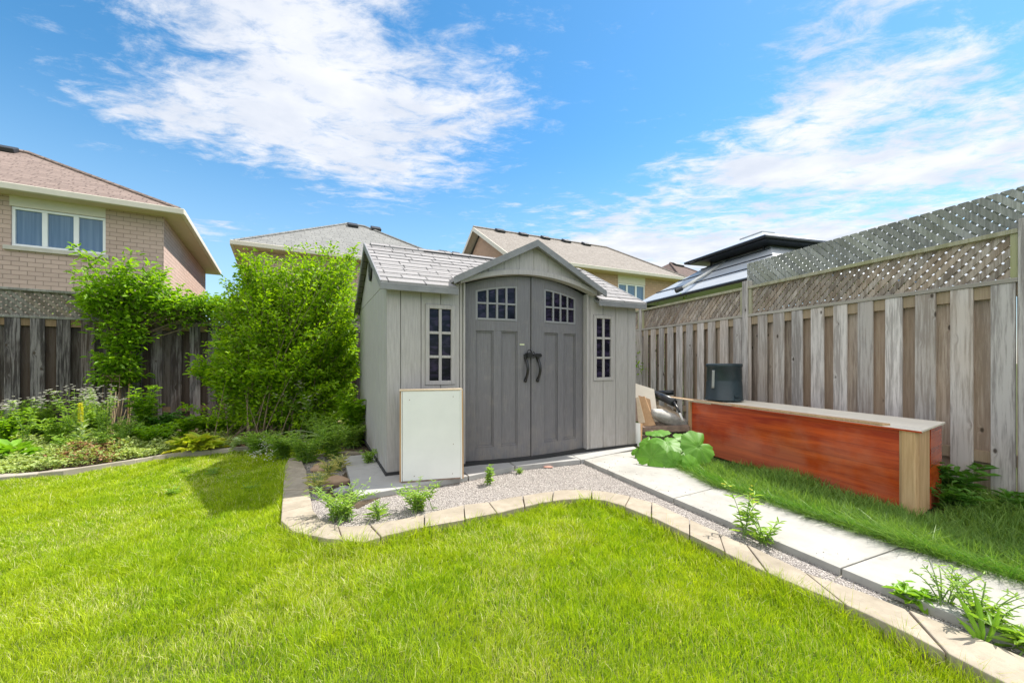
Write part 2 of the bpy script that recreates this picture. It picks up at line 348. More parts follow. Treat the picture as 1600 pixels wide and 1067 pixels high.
M['hosta_g'] = leaf_mat('green_hosta_leaf', (0.14, 0.32, 0.02), (0.26, 0.46, 0.04), 0.35)
M['cover'] = leaf_mat('cover_leaf', (0.18, 0.30, 0.07), (0.52, 0.58, 0.22), 0.3)
M['mullein'] = leaf_mat('mullein_leaf', (0.26, 0.36, 0.16), (0.38, 0.48, 0.22), 0.3)
M['yellow'] = leaf_mat('yellow_bud', (0.55, 0.55, 0.04), (0.7, 0.66, 0.06), 0.3)
M['petal'] = leaf_mat('white_petal', (0.62, 0.60, 0.54), (0.78, 0.76, 0.72), 0.3, tcol=(1, 1, 0.95))
M['dryfl'] = leaf_mat('brown_seed_head', (0.24, 0.11, 0.05), (0.42, 0.26, 0.13), 0.3, tcol=(1, .9, .8))
def bigleaf_b(t, p):
    r_ = isl(t); u, v, _ = t.sep(uv_co(t)); n = t.noise(obj_co(t), 26, 5, 0.6)
    c = t.mix(t.math('ADD', t.math('MULTIPLY', r_, .5), t.math('MULTIPLY', n, .5)), (0.06, 0.185, 0.016), (0.15, 0.34, 0.035))
    vn = t.math('ABSOLUTE', t.math('SINE', t.math('MULTIPLY', u, 4.5)))
    vein = t.math('SUBTRACT', 1.0, t.ramp(t.math('MULTIPLY', vn, t.math('ADD', v, .12)), 0.01, 0.085))
    c = t.mix(t.math('MULTIPLY', vein, .55), c, (0.22, 0.36, 0.09))
    sp = t.ramp(t.noise(obj_co(t), 60, 3), .68, .74); c = t.mix(t.math('MULTIPLY', sp, .6), c, (0.30, 0.22, 0.06))
    t.set(p.inputs['Base Color'], c); p.inputs['Roughness'].default_value = .5; p.inputs['Specular IOR Level'].default_value = .3
    tr = t.new('ShaderNodeBsdfTranslucent'); t.l.new(t.mix(1.0, c, (1.4, 1.35, .6), 'MULTIPLY'), tr.inputs[0])
    mx = t.new('ShaderNodeMixShader'); mx.inputs[0].default_value = .25
    t.l.new(p.outputs[0], mx.inputs[1]); t.l.new(tr.outputs[0], mx.inputs[2]); return mx.outputs[0]
M['bigleaf'] = mat('broad_leaf', bigleaf_b)
M['stem'] = plain('green_stem', (0.16, 0.26, 0.06), 0.6, bumps=0)
M['bark'] = plain('twig_bark', (0.20, 0.15, 0.10), 0.9, var=0.3, scale=20)
M['dry'] = plain('dry_stalk', (0.38, 0.28, 0.17), 0.85, var=0.25, scale=20)
M['whitelam'] = plain('white_laminate', (0.72, 0.72, 0.70), 0.35, var=0.04, scale=3)
M['creamlam'] = plain('cream_laminate', (0.82, 0.75, 0.64), 0.5, var=0.06, scale=4)
M['blackpl'] = plain('black_plastic', (0.016, 0.018, 0.022), 0.35, var=0.3)
M['bin'] = plain('dark_teal_plastic', (0.016, 0.032, 0.042), 0.42, var=0.25, scale=4)
M['bin_slot'] = plain('pale_grey_slot', (0.30, 0.31, 0.30), 0.6)
M['sack'] = plain('dirty_white_sack', (0.40, 0.385, 0.36), 0.8, var=0.3, scale=14, bumps=0.5)
M['oldwood'] = plain('old_brown_board', (0.25, 0.18, 0.14), 0.9, var=0.4, scale=12)
M['gz_roof'] = plain('gazebo_sheet', (0.42, 0.44, 0.47), 0.4, 0.0, var=0.10, scale=1.4, bumps=0.05)
M['gz_frame'] = plain('gazebo_frame', (0.018, 0.022, 0.032), 0.4)
M['alu'] = plain('pale_aluminium', (0.62, 0.62, 0.60), 0.4, 0.3)
M['orange'] = plain('orange_plastic', (0.85, 0.13, 0.02), 0.4)
M['pink'] = plain('pink_stone', (0.62, 0.33, 0.26), 0.8)
M['blue'] = plain('blue_plastic', (0.02, 0.22, 0.34), 0.4)
M['rust'] = plain('rusty_wire', (0.17, 0.10, 0.07), 0.8)
M['sticker'] = plain('pale_sticker', (0.62, 0.66, 0.42), 0.5, bumps=0)

# ------------------------------------------------------------------ mesh helpers
def mesh_np(name, V, loops, counts, m, parent=None, smooth=False):
    V = np.asarray(V, dtype=np.float32).reshape(-1, 3); loops = np.asarray(loops, dtype=np.int32); counts = np.asarray(counts, dtype=np.int32)
    me = bpy.data.meshes.new(name)
    me.vertices.add(len(V)); me.vertices.foreach_set('co', V.ravel())
    me.loops.add(len(loops)); me.loops.foreach_set('vertex_index', loops)
    starts = np.concatenate([[0], np.cumsum(counts)[:-1]]).astype(np.int32)
    me.polygons.add(len(counts)); me.polygons.foreach_set('loop_start', starts)
    if smooth: me.polygons.foreach_set('use_smooth', np.ones(len(counts), dtype=bool))
    me.update(calc_edges=True)
    me.materials.append(m)
    o = bpy.data.objects.new(name, me); COL.objects.link(o)
    if parent: o.parent = parent
    return o

class MB:
    def __init__(s): s.v = []; s.f = []
    def add(s, vs, fs):
        b = len(s.v); s.v += [tuple(q) for q in vs]; s.f += [tuple(b + i for i in f) for f in fs]; return s
    def box8(s, c):            # c: 8 corners, bottom 4 ccw then top 4
        return s.add(c, [(3, 2, 1, 0), (4, 5, 6, 7), (0, 1, 5, 4), (1, 2, 6, 5), (2, 3, 7, 6), (3, 0, 4, 7)])
    def obox(s, o, a, b, c):   # origin + three edge vectors
        o, a, b, c = map(Vector, (o, a, b, c))
        if a.cross(b).dot(c) < 0: o, a = o + a, -a
        return s.box8([o, o + a, o + a + b, o + b, o + c, o + a + c, o + a + b + c, o + b + c])
    def box(s, x0, x1, y0, y1, z0, z1): return s.obox((x0, y0, z0), (x1 - x0, 0, 0), (0, y1 - y0, 0), (0, 0, z1 - z0))
    def prism(s, pts, z0, z1):  # pts 2D (x,y), any order
        if sum(pts[i][0] * pts[(i + 1) % len(pts)][1] - pts[(i + 1) % len(pts)][0] * pts[i][1] for i in range(len(pts))) < 0: pts = pts[::-1]
        n = len(pts); vs = [(x, y, z0) for x, y in pts] + [(x, y, z1) for x, y in pts]
        tri = tessellate_polygon([[Vector((x, y, 0)) for x, y in pts]])
        fs = []
        for t in tri:
            a, b, c = (Vector((*pts[i], 0)) for i in t)
            if (b - a).cross(c - a).z < 0: t = t[::-1]
            fs.append(tuple(n + i for i in t)); fs.append(tuple(t[::-1]))
        fs += [(i, (i + 1) % n, n + (i + 1) % n, n + i) for i in range(n)]
        return s.add(vs, fs)
    def extr(s, poly3, off):    # extrude planar 3D convex polygon by vector
        n = len(poly3); P = [Vector(p) for p in poly3]; off = Vector(off)
        nr = (P[1] - P[0]).cross(P[2] - P[0])
        if nr.dot(off) > 0: P = P[::-1]
        vs = P + [p + off for p in P]
        return s.add(vs, [tuple(range(n)), tuple(range(2 * n - 1, n - 1, -1))] + [((i + 1) % n, i, n + i, n + (i + 1) % n) for i in range(n)])
    def tube(s, pts, r, k=6, r1=None, cap=True):
        P = [Vector(p) for p in pts]; n = len(P); b = len(s.v); up = Vector((0.13, 0.2, 1)).normalized()
        for i, p in enumerate(P):
            d_ = (P[min(i + 1, n - 1)] - P[max(i - 1, 0)]).normalized()
            a = d_.cross(up)
            if a.length < 0.05: a = d_.cross(Vector((1, 0, 0)))
            a.normalize(); c = d_.cross(a)
            rr = r if r1 is None else r + (r1 - r) * i / max(1, n - 1)
            for j in range(k):
                an = 2 * math.pi * j / k; s.v.append(tuple(p + a * math.cos(an) * rr + c * math.sin(an) * rr))
        for i in range(n - 1):
            for j in range(k):
                s.f.append((b + i * k + j, b + i * k + (j + 1) % k, b + (i + 1) * k + (j + 1) % k, b + (i + 1) * k + j))
        if cap:
            s.f.append(tuple(b + j for j in range(k))[::-1]); s.f.append(tuple(b + (n - 1) * k + j for j in range(k)))
        return s
    def lathe(s, prof, k=28, c=(0, 0, 0)):
        b = len(s.v)
        for r, z in prof:
            for j in range(k):
                a = 2 * math.pi * j / k; s.v.append((c[0] + r * math.cos(a), c[1] + r * math.sin(a), c[2] + z))
        for i in range(len(prof) - 1):
            for j in range(k): s.f.append((b + i * k + j, b + i * k + (j + 1) % k, b + (i + 1) * k + (j + 1) % k, b + (i + 1) * k + j))
        return s
    def build(s, name, m, parent=None, bev=0.0, smooth=False, uv=True):
        me = bpy.data.meshes.new(name); me.from_pydata(s.v, [], s.f); me.materials.append(m)
        if smooth: me.polygons.foreach_set('use_smooth', [True] * len(me.polygons))
        if uv:
            l = me.uv_layers.new(name='UVMap'); data = np.zeros((len(me.loops), 2), dtype=np.float32)
            for p in me.polygons:
                n = p.normal
                t = Vector((0, 0, 1)).cross(n)
                if t.length < 0.05: t = Vector((1, 0, 0)); bt = Vector((0, 1, 0))
                else: t.normalize(); bt = n.cross(t)
                for li in p.loop_indices:
                    q = me.vertices[me.loops[li].vertex_index].co; data[li] = (q.dot(t), q.dot(bt))
            l.data.foreach_set('uv', data.ravel())
        o = bpy.data.objects.new(name, me); COL.objects.link(o)
        if parent: o.parent = parent
        if bev:
            bm = o.modifiers.new('bevel', 'BEVEL'); bm.width = bev; bm.segments = 2; bm.limit_method = 'ANGLE'; bm.angle_limit = R(40)
        return o

def tag(o, label, cat, group=None):
    o['label'] = label; o['category'] = cat
    if group: o['group'] = group
    return o
def thing(name, label, cat, loc=(0, 0, 0), rz=0.0, group=None):
    o = bpy.data.objects.new(name, None); COL.objects.link(o); o.empty_display_size = 0.1
    o.location = loc; o.rotation_euler = (0, 0, rz); return tag(o, label, cat, group)
def struct(o, kind='structure'): o['kind'] = kind; return o
ORD = ['first', 'second', 'third', 'fourth', 'fifth', 'sixth', 'seventh', 'eighth', 'ninth', 'tenth', 'eleventh', 'twelfth', 'thirteenth', 'fourteenth', 'fifteenth', 'sixteenth', 'seventeenth', 'eighteenth', 'nineteenth', 'twentieth', 'twenty-first', 'twenty-second', 'twenty-third', 'twenty-fourth', 'twenty-fifth', 'twenty-sixth', 'twenty-seventh', 'twenty-eighth', 'twenty-ninth', 'thirtieth']

def unit(a): return a / np.maximum(1e-9, np.linalg.norm(a, axis=-1, keepdims=True))
def leaf_arrays(P, D, N, L, W, fold=0.25, belly=0.45):
    """six-point folded leaves: P base, D axis, N normal"""
    D = unit(D); S = unit(np.cross(D, N)); N = np.cross(S, D)
    L = np.asarray(L).reshape(-1, 1) * np.ones((len(P), 1)); Wd = np.asarray(W).reshape(-1, 1) * np.ones((len(P), 1))
    up = N * Wd * fold; drop = -N * L * 0.10
    b = P; l1 = P + D * L * (belly - .2) + S * Wd * .42 + up; l2 = P + D * L * (belly + .22) + S * Wd * .40 + up + drop * .5
    t = P + D * L + drop * 1.6; r2 = P + D * L * (belly + .22) - S * Wd * .40 + up + drop * .5; r1 = P + D * L * (belly - .2) - S * Wd * .42 + up
    V = np.stack([b, l1, l2, t, r2, r1], axis=1).reshape(-1, 3)
    n = len(P); base = (np.arange(n) * 6)[:, None]
    loops = (base + np.array([[0, 1, 2, 3, 0, 3, 4, 5]])).ravel()
    return V, loops, np.full(n * 2, 4, dtype=np.int32)
class LB:
    """collects leaf batches into one mesh"""
    def __init__(s): s.V = []; s.l = []; s.c = []; s.n = 0
    def add(s, V, l, c): s.V.append(V); s.l.append(l + s.n); s.c.append(c); s.n += len(V)
    def leaves(s, P, D, N, L, W, **k):
        if len(P): s.add(*leaf_arrays(np.asarray(P, float), np.asarray(D, float), np.asarray(N, float), L, W, **k))
        return s
    def build(s, name, m, parent=None): return mesh_np(name, np.concatenate(s.V), np.concatenate(s.l), np.concatenate(s.c), m, parent)

def bez(a, b, c, n):
    t = np.linspace(0, 1, n)[:, None]; a, b, c = (np.array(q, float) for q in (a, b, c))
    return (1 - t) ** 2 * a + 2 * t * (1 - t) * b + t * t * c

def blades(P, h, wd, lean, az=None):
    """grass blades: two quads-and-tip per blade"""
    n = len(P); az = RNG.uniform(0, 2 * np.pi, n) if az is None else az
    fa = RNG.uniform(0, 2 * np.pi, n)
    s = np.stack([np.cos(fa), np.sin(fa), np.zeros(n)], 1) * (wd / 2)[:, None]
    dr = np.stack([np.cos(az), np.sin(az), np.zeros(n)], 1)
    z = np.array([[0, 0, 1.0]])
    m1 = P + z * (h * .55)[:, None] + dr * (h * lean * .30)[:, None]
    tp = P + z * (h * (1 - .35 * np.minimum(lean, 2) ** 1.2 * .6))[:, None] + dr * (h * lean)[:, None]
    V = np.stack([P - s, P + s, m1 + s * .8, m1 - s * .8, tp], 1).reshape(-1, 3)
    b = (np.arange(n) * 5)[:, None]
    loops = (b + np.array([[0, 1, 2, 3, 3, 2, 4]])).ravel()
    return V, loops, np.tile(np.array([4, 3], dtype=np.int32), n)

def inside(px, py, poly):
    c = np.zeros(len(px), dtype=bool); n = len(poly)
    for i in range(n):
        x1, y1 = poly[i]; x2, y2 = poly[(i + 1) % n]
        if y1 == y2: continue
        k = ((y1 > py) != (y2 > py)) & (px < (x2 - x1) * (py - y1) / (y2 - y1) + x1); c ^= k
    return c

# ------------------------------------------------------------------ site plan (metres)
SA = R(26.1); SU = Vector((math.cos(SA), math.sin(SA), 0)); SV = Vector((-math.sin(SA), math.cos(SA), 0))
SP = Vector((-1.152, 3.702, 0.10))
CZ = 0.08
outer = [G(x, y, CZ) for x, y in [(452, 716), (445, 727), (439, 813), (459, 830), (512, 841), (568, 845), (601, 835), (639, 826), (720, 812), (771, 802), (804, 794), (846, 784), (879, 780), (917, 778), (945, 781), (973, 789), (1020, 808), (1100, 846), (1220, 903), (1334, 949), (1416, 987), (1516, 1039), (1600, 1082)]]
inner = [G(x, y, CZ) for x, y in [(468, 712), (479, 735), (488, 796), (502, 812), (517, 818), (542, 821), (585, 817), (639, 807), (720, 789), (757, 785), (795, 777), (851, 768), (879, 765), (917, 765), (945, 767), (982, 774), (1020, 784), (1100, 822), (1179, 855), (1265, 896), (1351, 925), (1454, 966), (1600, 1027)]]
outer += [(outer[-1][0] + 0.55, outer[-1][1] - 0.9)]; inner += [(inner[-1][0] + 0.55, inner[-1][1] - 0.9)]
outer = [(-1.98, 4.85)] + outer; inner = [(-1.74, 4.78)] + inner

# ground sheet
mb = MB(); mb.add([(-400, -400, 0), (400, -400, 0), (400, 400, 0), (-400, 400, 0)], [(0, 1, 2, 3)]); struct(mb.build('ground', M['turf']))
# gravel sheet
gpoly = [((o[0] + i[0]) / 2, (o[1] + i[1]) / 2) for o, i in zip(outer, inner)] + [(3.0, 0.2), (2.0, 3.4), (1.3, 5.4), (-1.3, 5.0)]
mb = MB(); mb.prism(gpoly, -0.02, 0.05); struct(mb.build('gravel_bed', M['gravel']))
PN = [(0.74, 4.44), (1.25, 3.12), (1.68, 2.06), (2.14, 0.98), (2.6, -0.1)]     # path, near edge
PF = [(1.62, 4.86), (1.78, 3.42), (2.27, 2.32), (2.76, 1.25), (3.25, 0.15)]    # path, far edge
mb = MB()
for i in range(4):
    a, b, c, d_ = PN[i], PN[i + 1], PF[i + 1], PF[i]
    e = 0.004
    def sh(p, q, k): L_ = math.hypot(q[0] - p[0], q[1] - p[1]); return (p[0] + (q[0] - p[0]) * k / L_, p[1] + (q[1] - p[1]) * k / L_)
    mb.prism([sh(a, b, e), sh(b, a, e), sh(c, d_, e), sh(d_, c, e)], 0.02, 0.09)
struct(mb.build('path', M['path'], bev=0.004))
def S2(u, v): q = SP + SU * u + SV * v; return (q.x, q.y)
# concrete slabs round the shed foot
fr = [G(x, y, 0.1) for x, y in [(555, 775), (731, 743.5), (804, 728), (907, 718)]]
mb = MB(); mb.prism([fr[0], fr[1], S2(0.68, 0.35), S2(-0.31, 0.35)], 0.053, 0.10)
mb.prism([S2(-0.31, 0.36), S2(0.3, 0.36), S2(0.3, 1.0), S2(-0.31, 1.0)], 0.053, 0.10)
mb.prism([S2(0.69, 0.35), (fr[1][0] + .01, fr[1][1] + .005), fr[2], S2(1.27, 0.35)], 0.05, 0.10)
mb.prism([S2(1.28, 0.35), (fr[2][0] + .01, fr[2][1] + .005), fr[3], S2(2.08, 0.35)], 0.05, 0.10)
mb.prism([S2(2.09, 0.35), (fr[3][0] + .008, fr[3][1] + .004), G(996, 700, 0.1), S2(3.08, 0.35)], 0.05, 0.099)
struct(mb.build('concrete_slab', M['slab'], bev=0.004))
mb = MB(); mb.prism([(fr[0][0] + .006, fr[0][1] + .008), (fr[1][0], fr[1][1] + .008), S2(0.6, 0.3), S2(-0.30, 0.3)], 0.0, 0.0525)
struct(mb.build('slab_footing', plain('reddish_footing', (0.42, 0.27, 0.17), 0.95)))

# curved edging border: every block a thing
def arc_pts(pl):
    d_ = [0]
    for a, b in zip(pl[:-1], pl[1:]): d_.append(d_[-1] + math.hypot(b[0] - a[0], b[1] - a[1]))
    return d_
do = arc_pts(outer); di = arc_pts(inner)
def at(pl, dd, s): return (float(np.interp(s, dd, [p[0] for p in pl])), float(np.interp(s, dd, [p[1] for p in pl])))
par = list(range(len(outer)))
def at_par(pl, t): return (float(np.interp(t, par, [p[0] for p in pl])), float(np.interp(t, par, [p[1] for p in pl])))
# cut by outer arc length
cuts = [0.0]; 
while cuts[-1] < do[-1] - 0.1: cuts.append(cuts[-1] + random.choice([0.21, 0.24, 0.28]) * (0.8 if cuts[-1] < 1.2 else 1.15))
tpar = lambda s: float(np.interp(s, do, par))
nb = 0
for k in range(len(cuts) - 1):
    a, b = tpar(cuts[k] + 0.004), tpar(min(cuts[k + 1] - 0.004, do[-1]))
    ts = [a] + [t for t in par if a + .05 < t < b - .05] + [b]
    poly = [at_par(outer, t) for t in ts] + [at_par(inner, t) for t in reversed(ts)]
    dz = random.uniform(-0.005, 0.004)
    if nb < 30 and min(p[1] for p in poly) > 0.9:
        mb = MB(); mb.prism(poly, -0.03, CZ + dz)
        o = mb.build('edging_block', M['curb'], bev=0.006)
        tag(o, 'tan concrete edging block, %s along the gravel border counting from its back left end' % ORD[nb], 'edging block', 'concrete blocks edging the gravel')
        nb += 1
# flower bed and its edging
bl = [G(x, y, 0.06) for x, y in [(-300, 748), (0, 747), (99, 738), (210, 721), (261, 712), (400, 700), (440, 694)]]
bl += [(-2.6, 5.5), (-2.1, 5.6)]
bl2 = [(x + 0.02, y + 0.13) for x, y in bl]
FL0, FLd = Vector((-6.9, 5.5, 0)), Vector((0.793, 0.609, 0)).normalized()
mb = MB(); mb.prism(bl2 + [(-1.2, 5.6), (-1.0, 10.5), (-12, 2.2)], -0.02, 0.045); struct(mb.build('flower_bed_soil', M['bed']))
mb = MB(); mb.prism([(-1.95, 4.75), (-1.75, 4.7), (-1.55, 3.35), (-1.15, 3.0), (-1.0, 3.4), (-1.6, 5.6), (-2.4, 5.5)], 0.0, 0.055); struct(mb.build('bare_soil', M['bed']))
nb = 0
dl = arc_pts(bl)
s = 0.0
while s < dl[-1] - 0.05:
    L_ = random.uniform(0.55, 0.8); a = s + 0.004; b = min(s + L_ - 0.004, dl[-1]); s += L_
    ts = [a] + [q for q in dl if a + .02 < q < b - .02] + [b]
    poly = [at(bl, dl, t) for t in ts] + [(at(bl, dl, t)[0] + 0.03, at(bl, dl, t)[1] + 0.12) for t in reversed(ts)]
    mb = MB(); mb.prism(poly, -0.02, 0.078 + random.uniform(-.004, .006)); o = mb.build('bed_edging', M['bedcurb'], bev=0.008)
    if at(bl, dl, a)[0] < -7: bpy.data.objects.remove(o); continue
    tag(o, 'weathered low edging strip of the flower bed, %s from the left end of the bed' % ORD[nb], 'edging block', 'strips edging the flower bed'); nb += 1

# ------------------------------------------------------------------ fences
def clip_poly(poly, x0, x1, y0, y1):
    def cl(P, f, itx):
        out = []
        for i in range(len(P)):
            a, b = P[i - 1], P[i]
            if f(b):
                if not f(a): out.append(itx(a, b))
                out.append(b)
            elif f(a): out.append(itx(a, b))
        return out
    def ix(v): return lambda a, b: (v, a[1] + (b[1] - a[1]) * (v - a[0]) / (b[0] - a[0]))
    def iy(v): return lambda a, b: (a[0] + (b[0] - a[0]) * (v - a[1]) / (b[1] - a[1]), v)
    for f, it in ((lambda p: p[0] >= x0, ix(x0)), (lambda p: p[0] <= x1, ix(x1)), (lambda p: p[1] >= y0, iy(y0)), (lambda p: p[1] <= y1, iy(y1))):
        poly = cl(poly, f, it)
        if len(poly) < 3: return []
    return poly
def lattice(mb, s0, s1, z0, z1, y, first=1, sw=0.044, pitch=0.086):
    """diagonal strips in local (x = along, y = through, z = up)"""
    h = sw / math.sqrt(2)
    for layer, sgn in ((0, first), (1, -first)):
        yy = y + (0 if layer == 0 else 0.008)
        k = s0 - (z1 - z0) - pitch
        while k < s1 + (z1 - z0) + pitch:
            H_ = z1 - z0; j = random.uniform(-.003, .003)
            if sgn > 0: poly = [(k - h + j, z0), (k + h + j, z0), (k + h + H_ + j, z1), (k - h + H_ + j, z1)]
            else: poly = [(k - h + j, z0), (k + h + j, z0), (k + h - H_ + j, z1), (k - h - H_ + j, z1)]
            q = clip_poly(poly, s0, s1, z0, z1)
            if q: mb.extr([(x, yy, z) for x, z in q], (0, 0.0065, 0))
            k += pitch
def fence(name, label, O, dirv, spans, top_spans, mats, side=1, first_low=1, first_top=1, extra=None, post_h=2.24):
    """local x runs along the fence, -y*side faces the yard"""
    rz = math.atan2(dirv[1], dirv[0])
    th = thing(name, label, 'fence', (O[0], O[1], 0), rz)
    f = -side     # yard side sign on local y
    yb = lambda a, b: (min(a * f, b * f), max(a * f, b * f))
    for (s0, s1) in spans:
        mb = MB(); mbk = MB(); k = s0 + 0.06
        while k < s1 - 0.03:
            wd = random.uniform(0.134, 0.146); tl = random.uniform(-.004, .004)
            e = min(k + wd, s1 - 0.05); zt = 1.7535; zb = 0.07 + random.uniform(-.02, .02)
            y0, y1 = yb(0.020, 0.037)
            mb.obox((k, y0, zb), (e - k, 0, 0), (0, y1 - y0, 0), (tl, 0, zt - zb))
            kb = k + 0.112 + random.uniform(-.004, .004)
            ke = min(kb + 0.176, s1 - .047)
            if ke - kb > .03:
                y0, y1 = yb(-0.037, -0.020); mbk.box(kb, ke, y0, y1, 0.08, 1.66)
            k += 0.240 + random.uniform(-.005, .005)
        y0, y1 = yb(-0.037, -0.020); mbk.box(s0 + .046, s0 + .075, y0, y1, .08, 1.66)
        mb.build('board_panel', mats['board'], th, bev=0.002); mbk.build('back_board_panel', mats['back'], th)
        mb = MB(); mb.box(s0 + .045, s1 - .045, -0.019, 0.019, 1.65, 1.752); mb.build('rail', mats['rail2'], th)
        mb = MB(); mb.box(s0 + .045, s1 - .045, -0.019, 0.019, 0.33, 0.42); mb.build('rail', mats['rail2'], th)
        mb = MB(); lattice(mb, s0 + .05, s1 - .05, 1.79, 2.13, -0.008 if f < 0 else -.006, first_low); mb.build('lattice_panel', mats['low'], th)
        y0, y1 = yb(-0.03, 0.045)
        mb = MB(); mb.box(s0 + .046, s1 - .046, y0, y1, 1.755, 1.79); mb.build('lattice_rail', mats['rail_low'], th, bev=.003)
        mb = MB(); mb.box(s0 + .046, s1 - .046, y0, y1, 2.13, 2.165); mb.build('cap_rail', mats['rail'], th, bev=.003)
        for q in (s0 + .05, s1 - .09):
            y0, y1 = yb(-0.02, 0.03); mb = MB(); mb.box(q, q + .04, y0, y1, 1.791, 2.129); mb.build('lattice_stile', mats['rail'], th)
    for (s0, s1) in top_spans:
        mb = MB(); lattice(mb, s0, s1, 2.155, 2.50, (0.047 if f < 0 else -0.062), first_top, 0.0475); mb.build('upper_lattice', mats['top'], th)
    posts = sorted({round(q, 3) for sp in spans for q in sp})
    for q in posts:
        mb = MB(); mb.box(q - .045, q + .045, -.045, .045, -0.05, post_h + random.uniform(-.01, .01)); mb.build('post', mats['post'], th, bev=.004)
    return th
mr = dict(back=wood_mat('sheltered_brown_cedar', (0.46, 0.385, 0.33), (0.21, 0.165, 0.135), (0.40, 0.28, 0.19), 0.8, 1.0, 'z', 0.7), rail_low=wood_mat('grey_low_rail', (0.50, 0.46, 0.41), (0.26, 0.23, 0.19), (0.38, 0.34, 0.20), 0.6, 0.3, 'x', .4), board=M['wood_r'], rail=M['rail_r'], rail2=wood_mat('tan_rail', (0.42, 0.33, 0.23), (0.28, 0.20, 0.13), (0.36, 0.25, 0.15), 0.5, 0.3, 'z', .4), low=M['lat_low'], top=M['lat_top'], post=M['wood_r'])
ml = dict(back=wood_mat('shaded_back_cedar', (0.13, 0.115, 0.11), (0.035, 0.028, 0.026), (0.10, 0.06, 0.04), 0.9, 1.0, 'z', 0.6), rail_low=M['rail_l'], board=M['wood_l'], rail=M['rail_l'], rail2=wood_mat('brown_rail', (0.26, 0.18, 0.11), (0.14, 0.09, 0.05), (0.2, 0.12, 0.07), 0.6, 0.3, 'z', .4), low=M['lat_l'], top=M['lat_l'], post=M['wood_l'])  # left fence set, shade mixed into the wood colours
FRO = (3.90, 3.10); FRd = Vector((-0.275, 0.961)).normalized()
ps = [-5.0, -2.53, -0.055, 2.50, 4.96, 7.4, 9.1]
fence('board_fence', 'weathered grey board fence with lattice top and extra upper lattice along the right side', FRO, FRd, list(zip(ps[:-1], ps[1:])), [(-4.9, 2.55)], mr, side=-1, first_low=1, first_top=-1)
ps = [-3.7, -1.26, 1.176, 3.61, 6.05, 8.49, 10.40]
fence('board_fence', 'shade-darkened weathered board fence with lattice top behind the flower bed on the left', (FL0.x, FL0.y), FLd, list(zip(ps[:-1], ps[1:])), [], ml, side=1, first_low=-1)

# ------------------------------------------------------------------ shed
SHED = thing('garden_shed', 'grey plastic garden shed with dark double doors and pale shingle roof', 'shed', tuple(SP), SA)
W_, D_, EZ, RZ = 3.0, 2.4, 1.78, 2.40       # local z from slab top
def bow(u): return 0.085 * ((u - 1.5) / 0.74) ** 2 - 0.03
def cbox(mb, u0, u1, zb, zt, v0, v1, n=6):
    """box bent along the door bow; zb/zt numbers or functions of u"""
    fb = zb if callable(zb) else (lambda u: zb); ft = zt if callable(zt) else (lambda u: zt)
    us = [u0 + (u1 - u0) * i / n for i in range(n + 1)]
    b = len(mb.v)
    for u in us:
        k = bow(u)
        mb.v += [(u, k + v0, fb(u)), (u, k + v0, ft(u)), (u, k + v1, ft(u)), (u, k + v1, fb(u))]
    for i in range(n):
        a = b + 4 * i; c = a + 4
        mb.f += [(a, c, c + 1, a + 1), (a + 1, c + 1, c + 2, a + 2), (a + 2, c + 2, c + 3, a + 3), (a + 3, c + 3, c, a)]
    mb.f += [(b, b + 1, b + 2, b + 3), (b + 4 * n + 3, b + 4 * n + 2, b + 4 * n + 1, b + 4 * n)]
# floor/base lip
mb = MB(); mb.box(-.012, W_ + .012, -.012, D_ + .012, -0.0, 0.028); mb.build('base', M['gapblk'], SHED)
# front wall panels (planks with grooves, window hole left open)
def plank_wall(mb, us, z0, z1, holes, v0=0.0, v1=0.02):
    for a, b in zip(us[:-1], us[1:]):
        a2, b2 = a + .0035, b - .0035
        segs = [(a2, b2, z0, z1)]
        for (h0, h1, hz0, hz1) in holes:
            new = []
            for (x0, x1, y0, y1) in segs:
                if x1 <= h0 or x0 >= h1 or y1 <= hz0 or y0 >= hz1: new.append((x0, x1, y0, y1)); continue
                if x0 < h0: new.append((x0, h0, y0, y1))
                if x1 > h1: new.append((h1, x1, y0, y1))
                xa, xb = max(x0, h0), min(x1, h1)
                if y0 < hz0: new.append((xa, xb, y0, hz0))
                if y1 > hz1: new.append((xa, xb, hz1, y1))
            segs = new
        for (x0, x1, y0, y1) in segs:
            if x1 - x0 > .003: mb.box(x0, x1, v0, v1, y0, y1)
WZ0, WZ1 = 0.82, 1.60
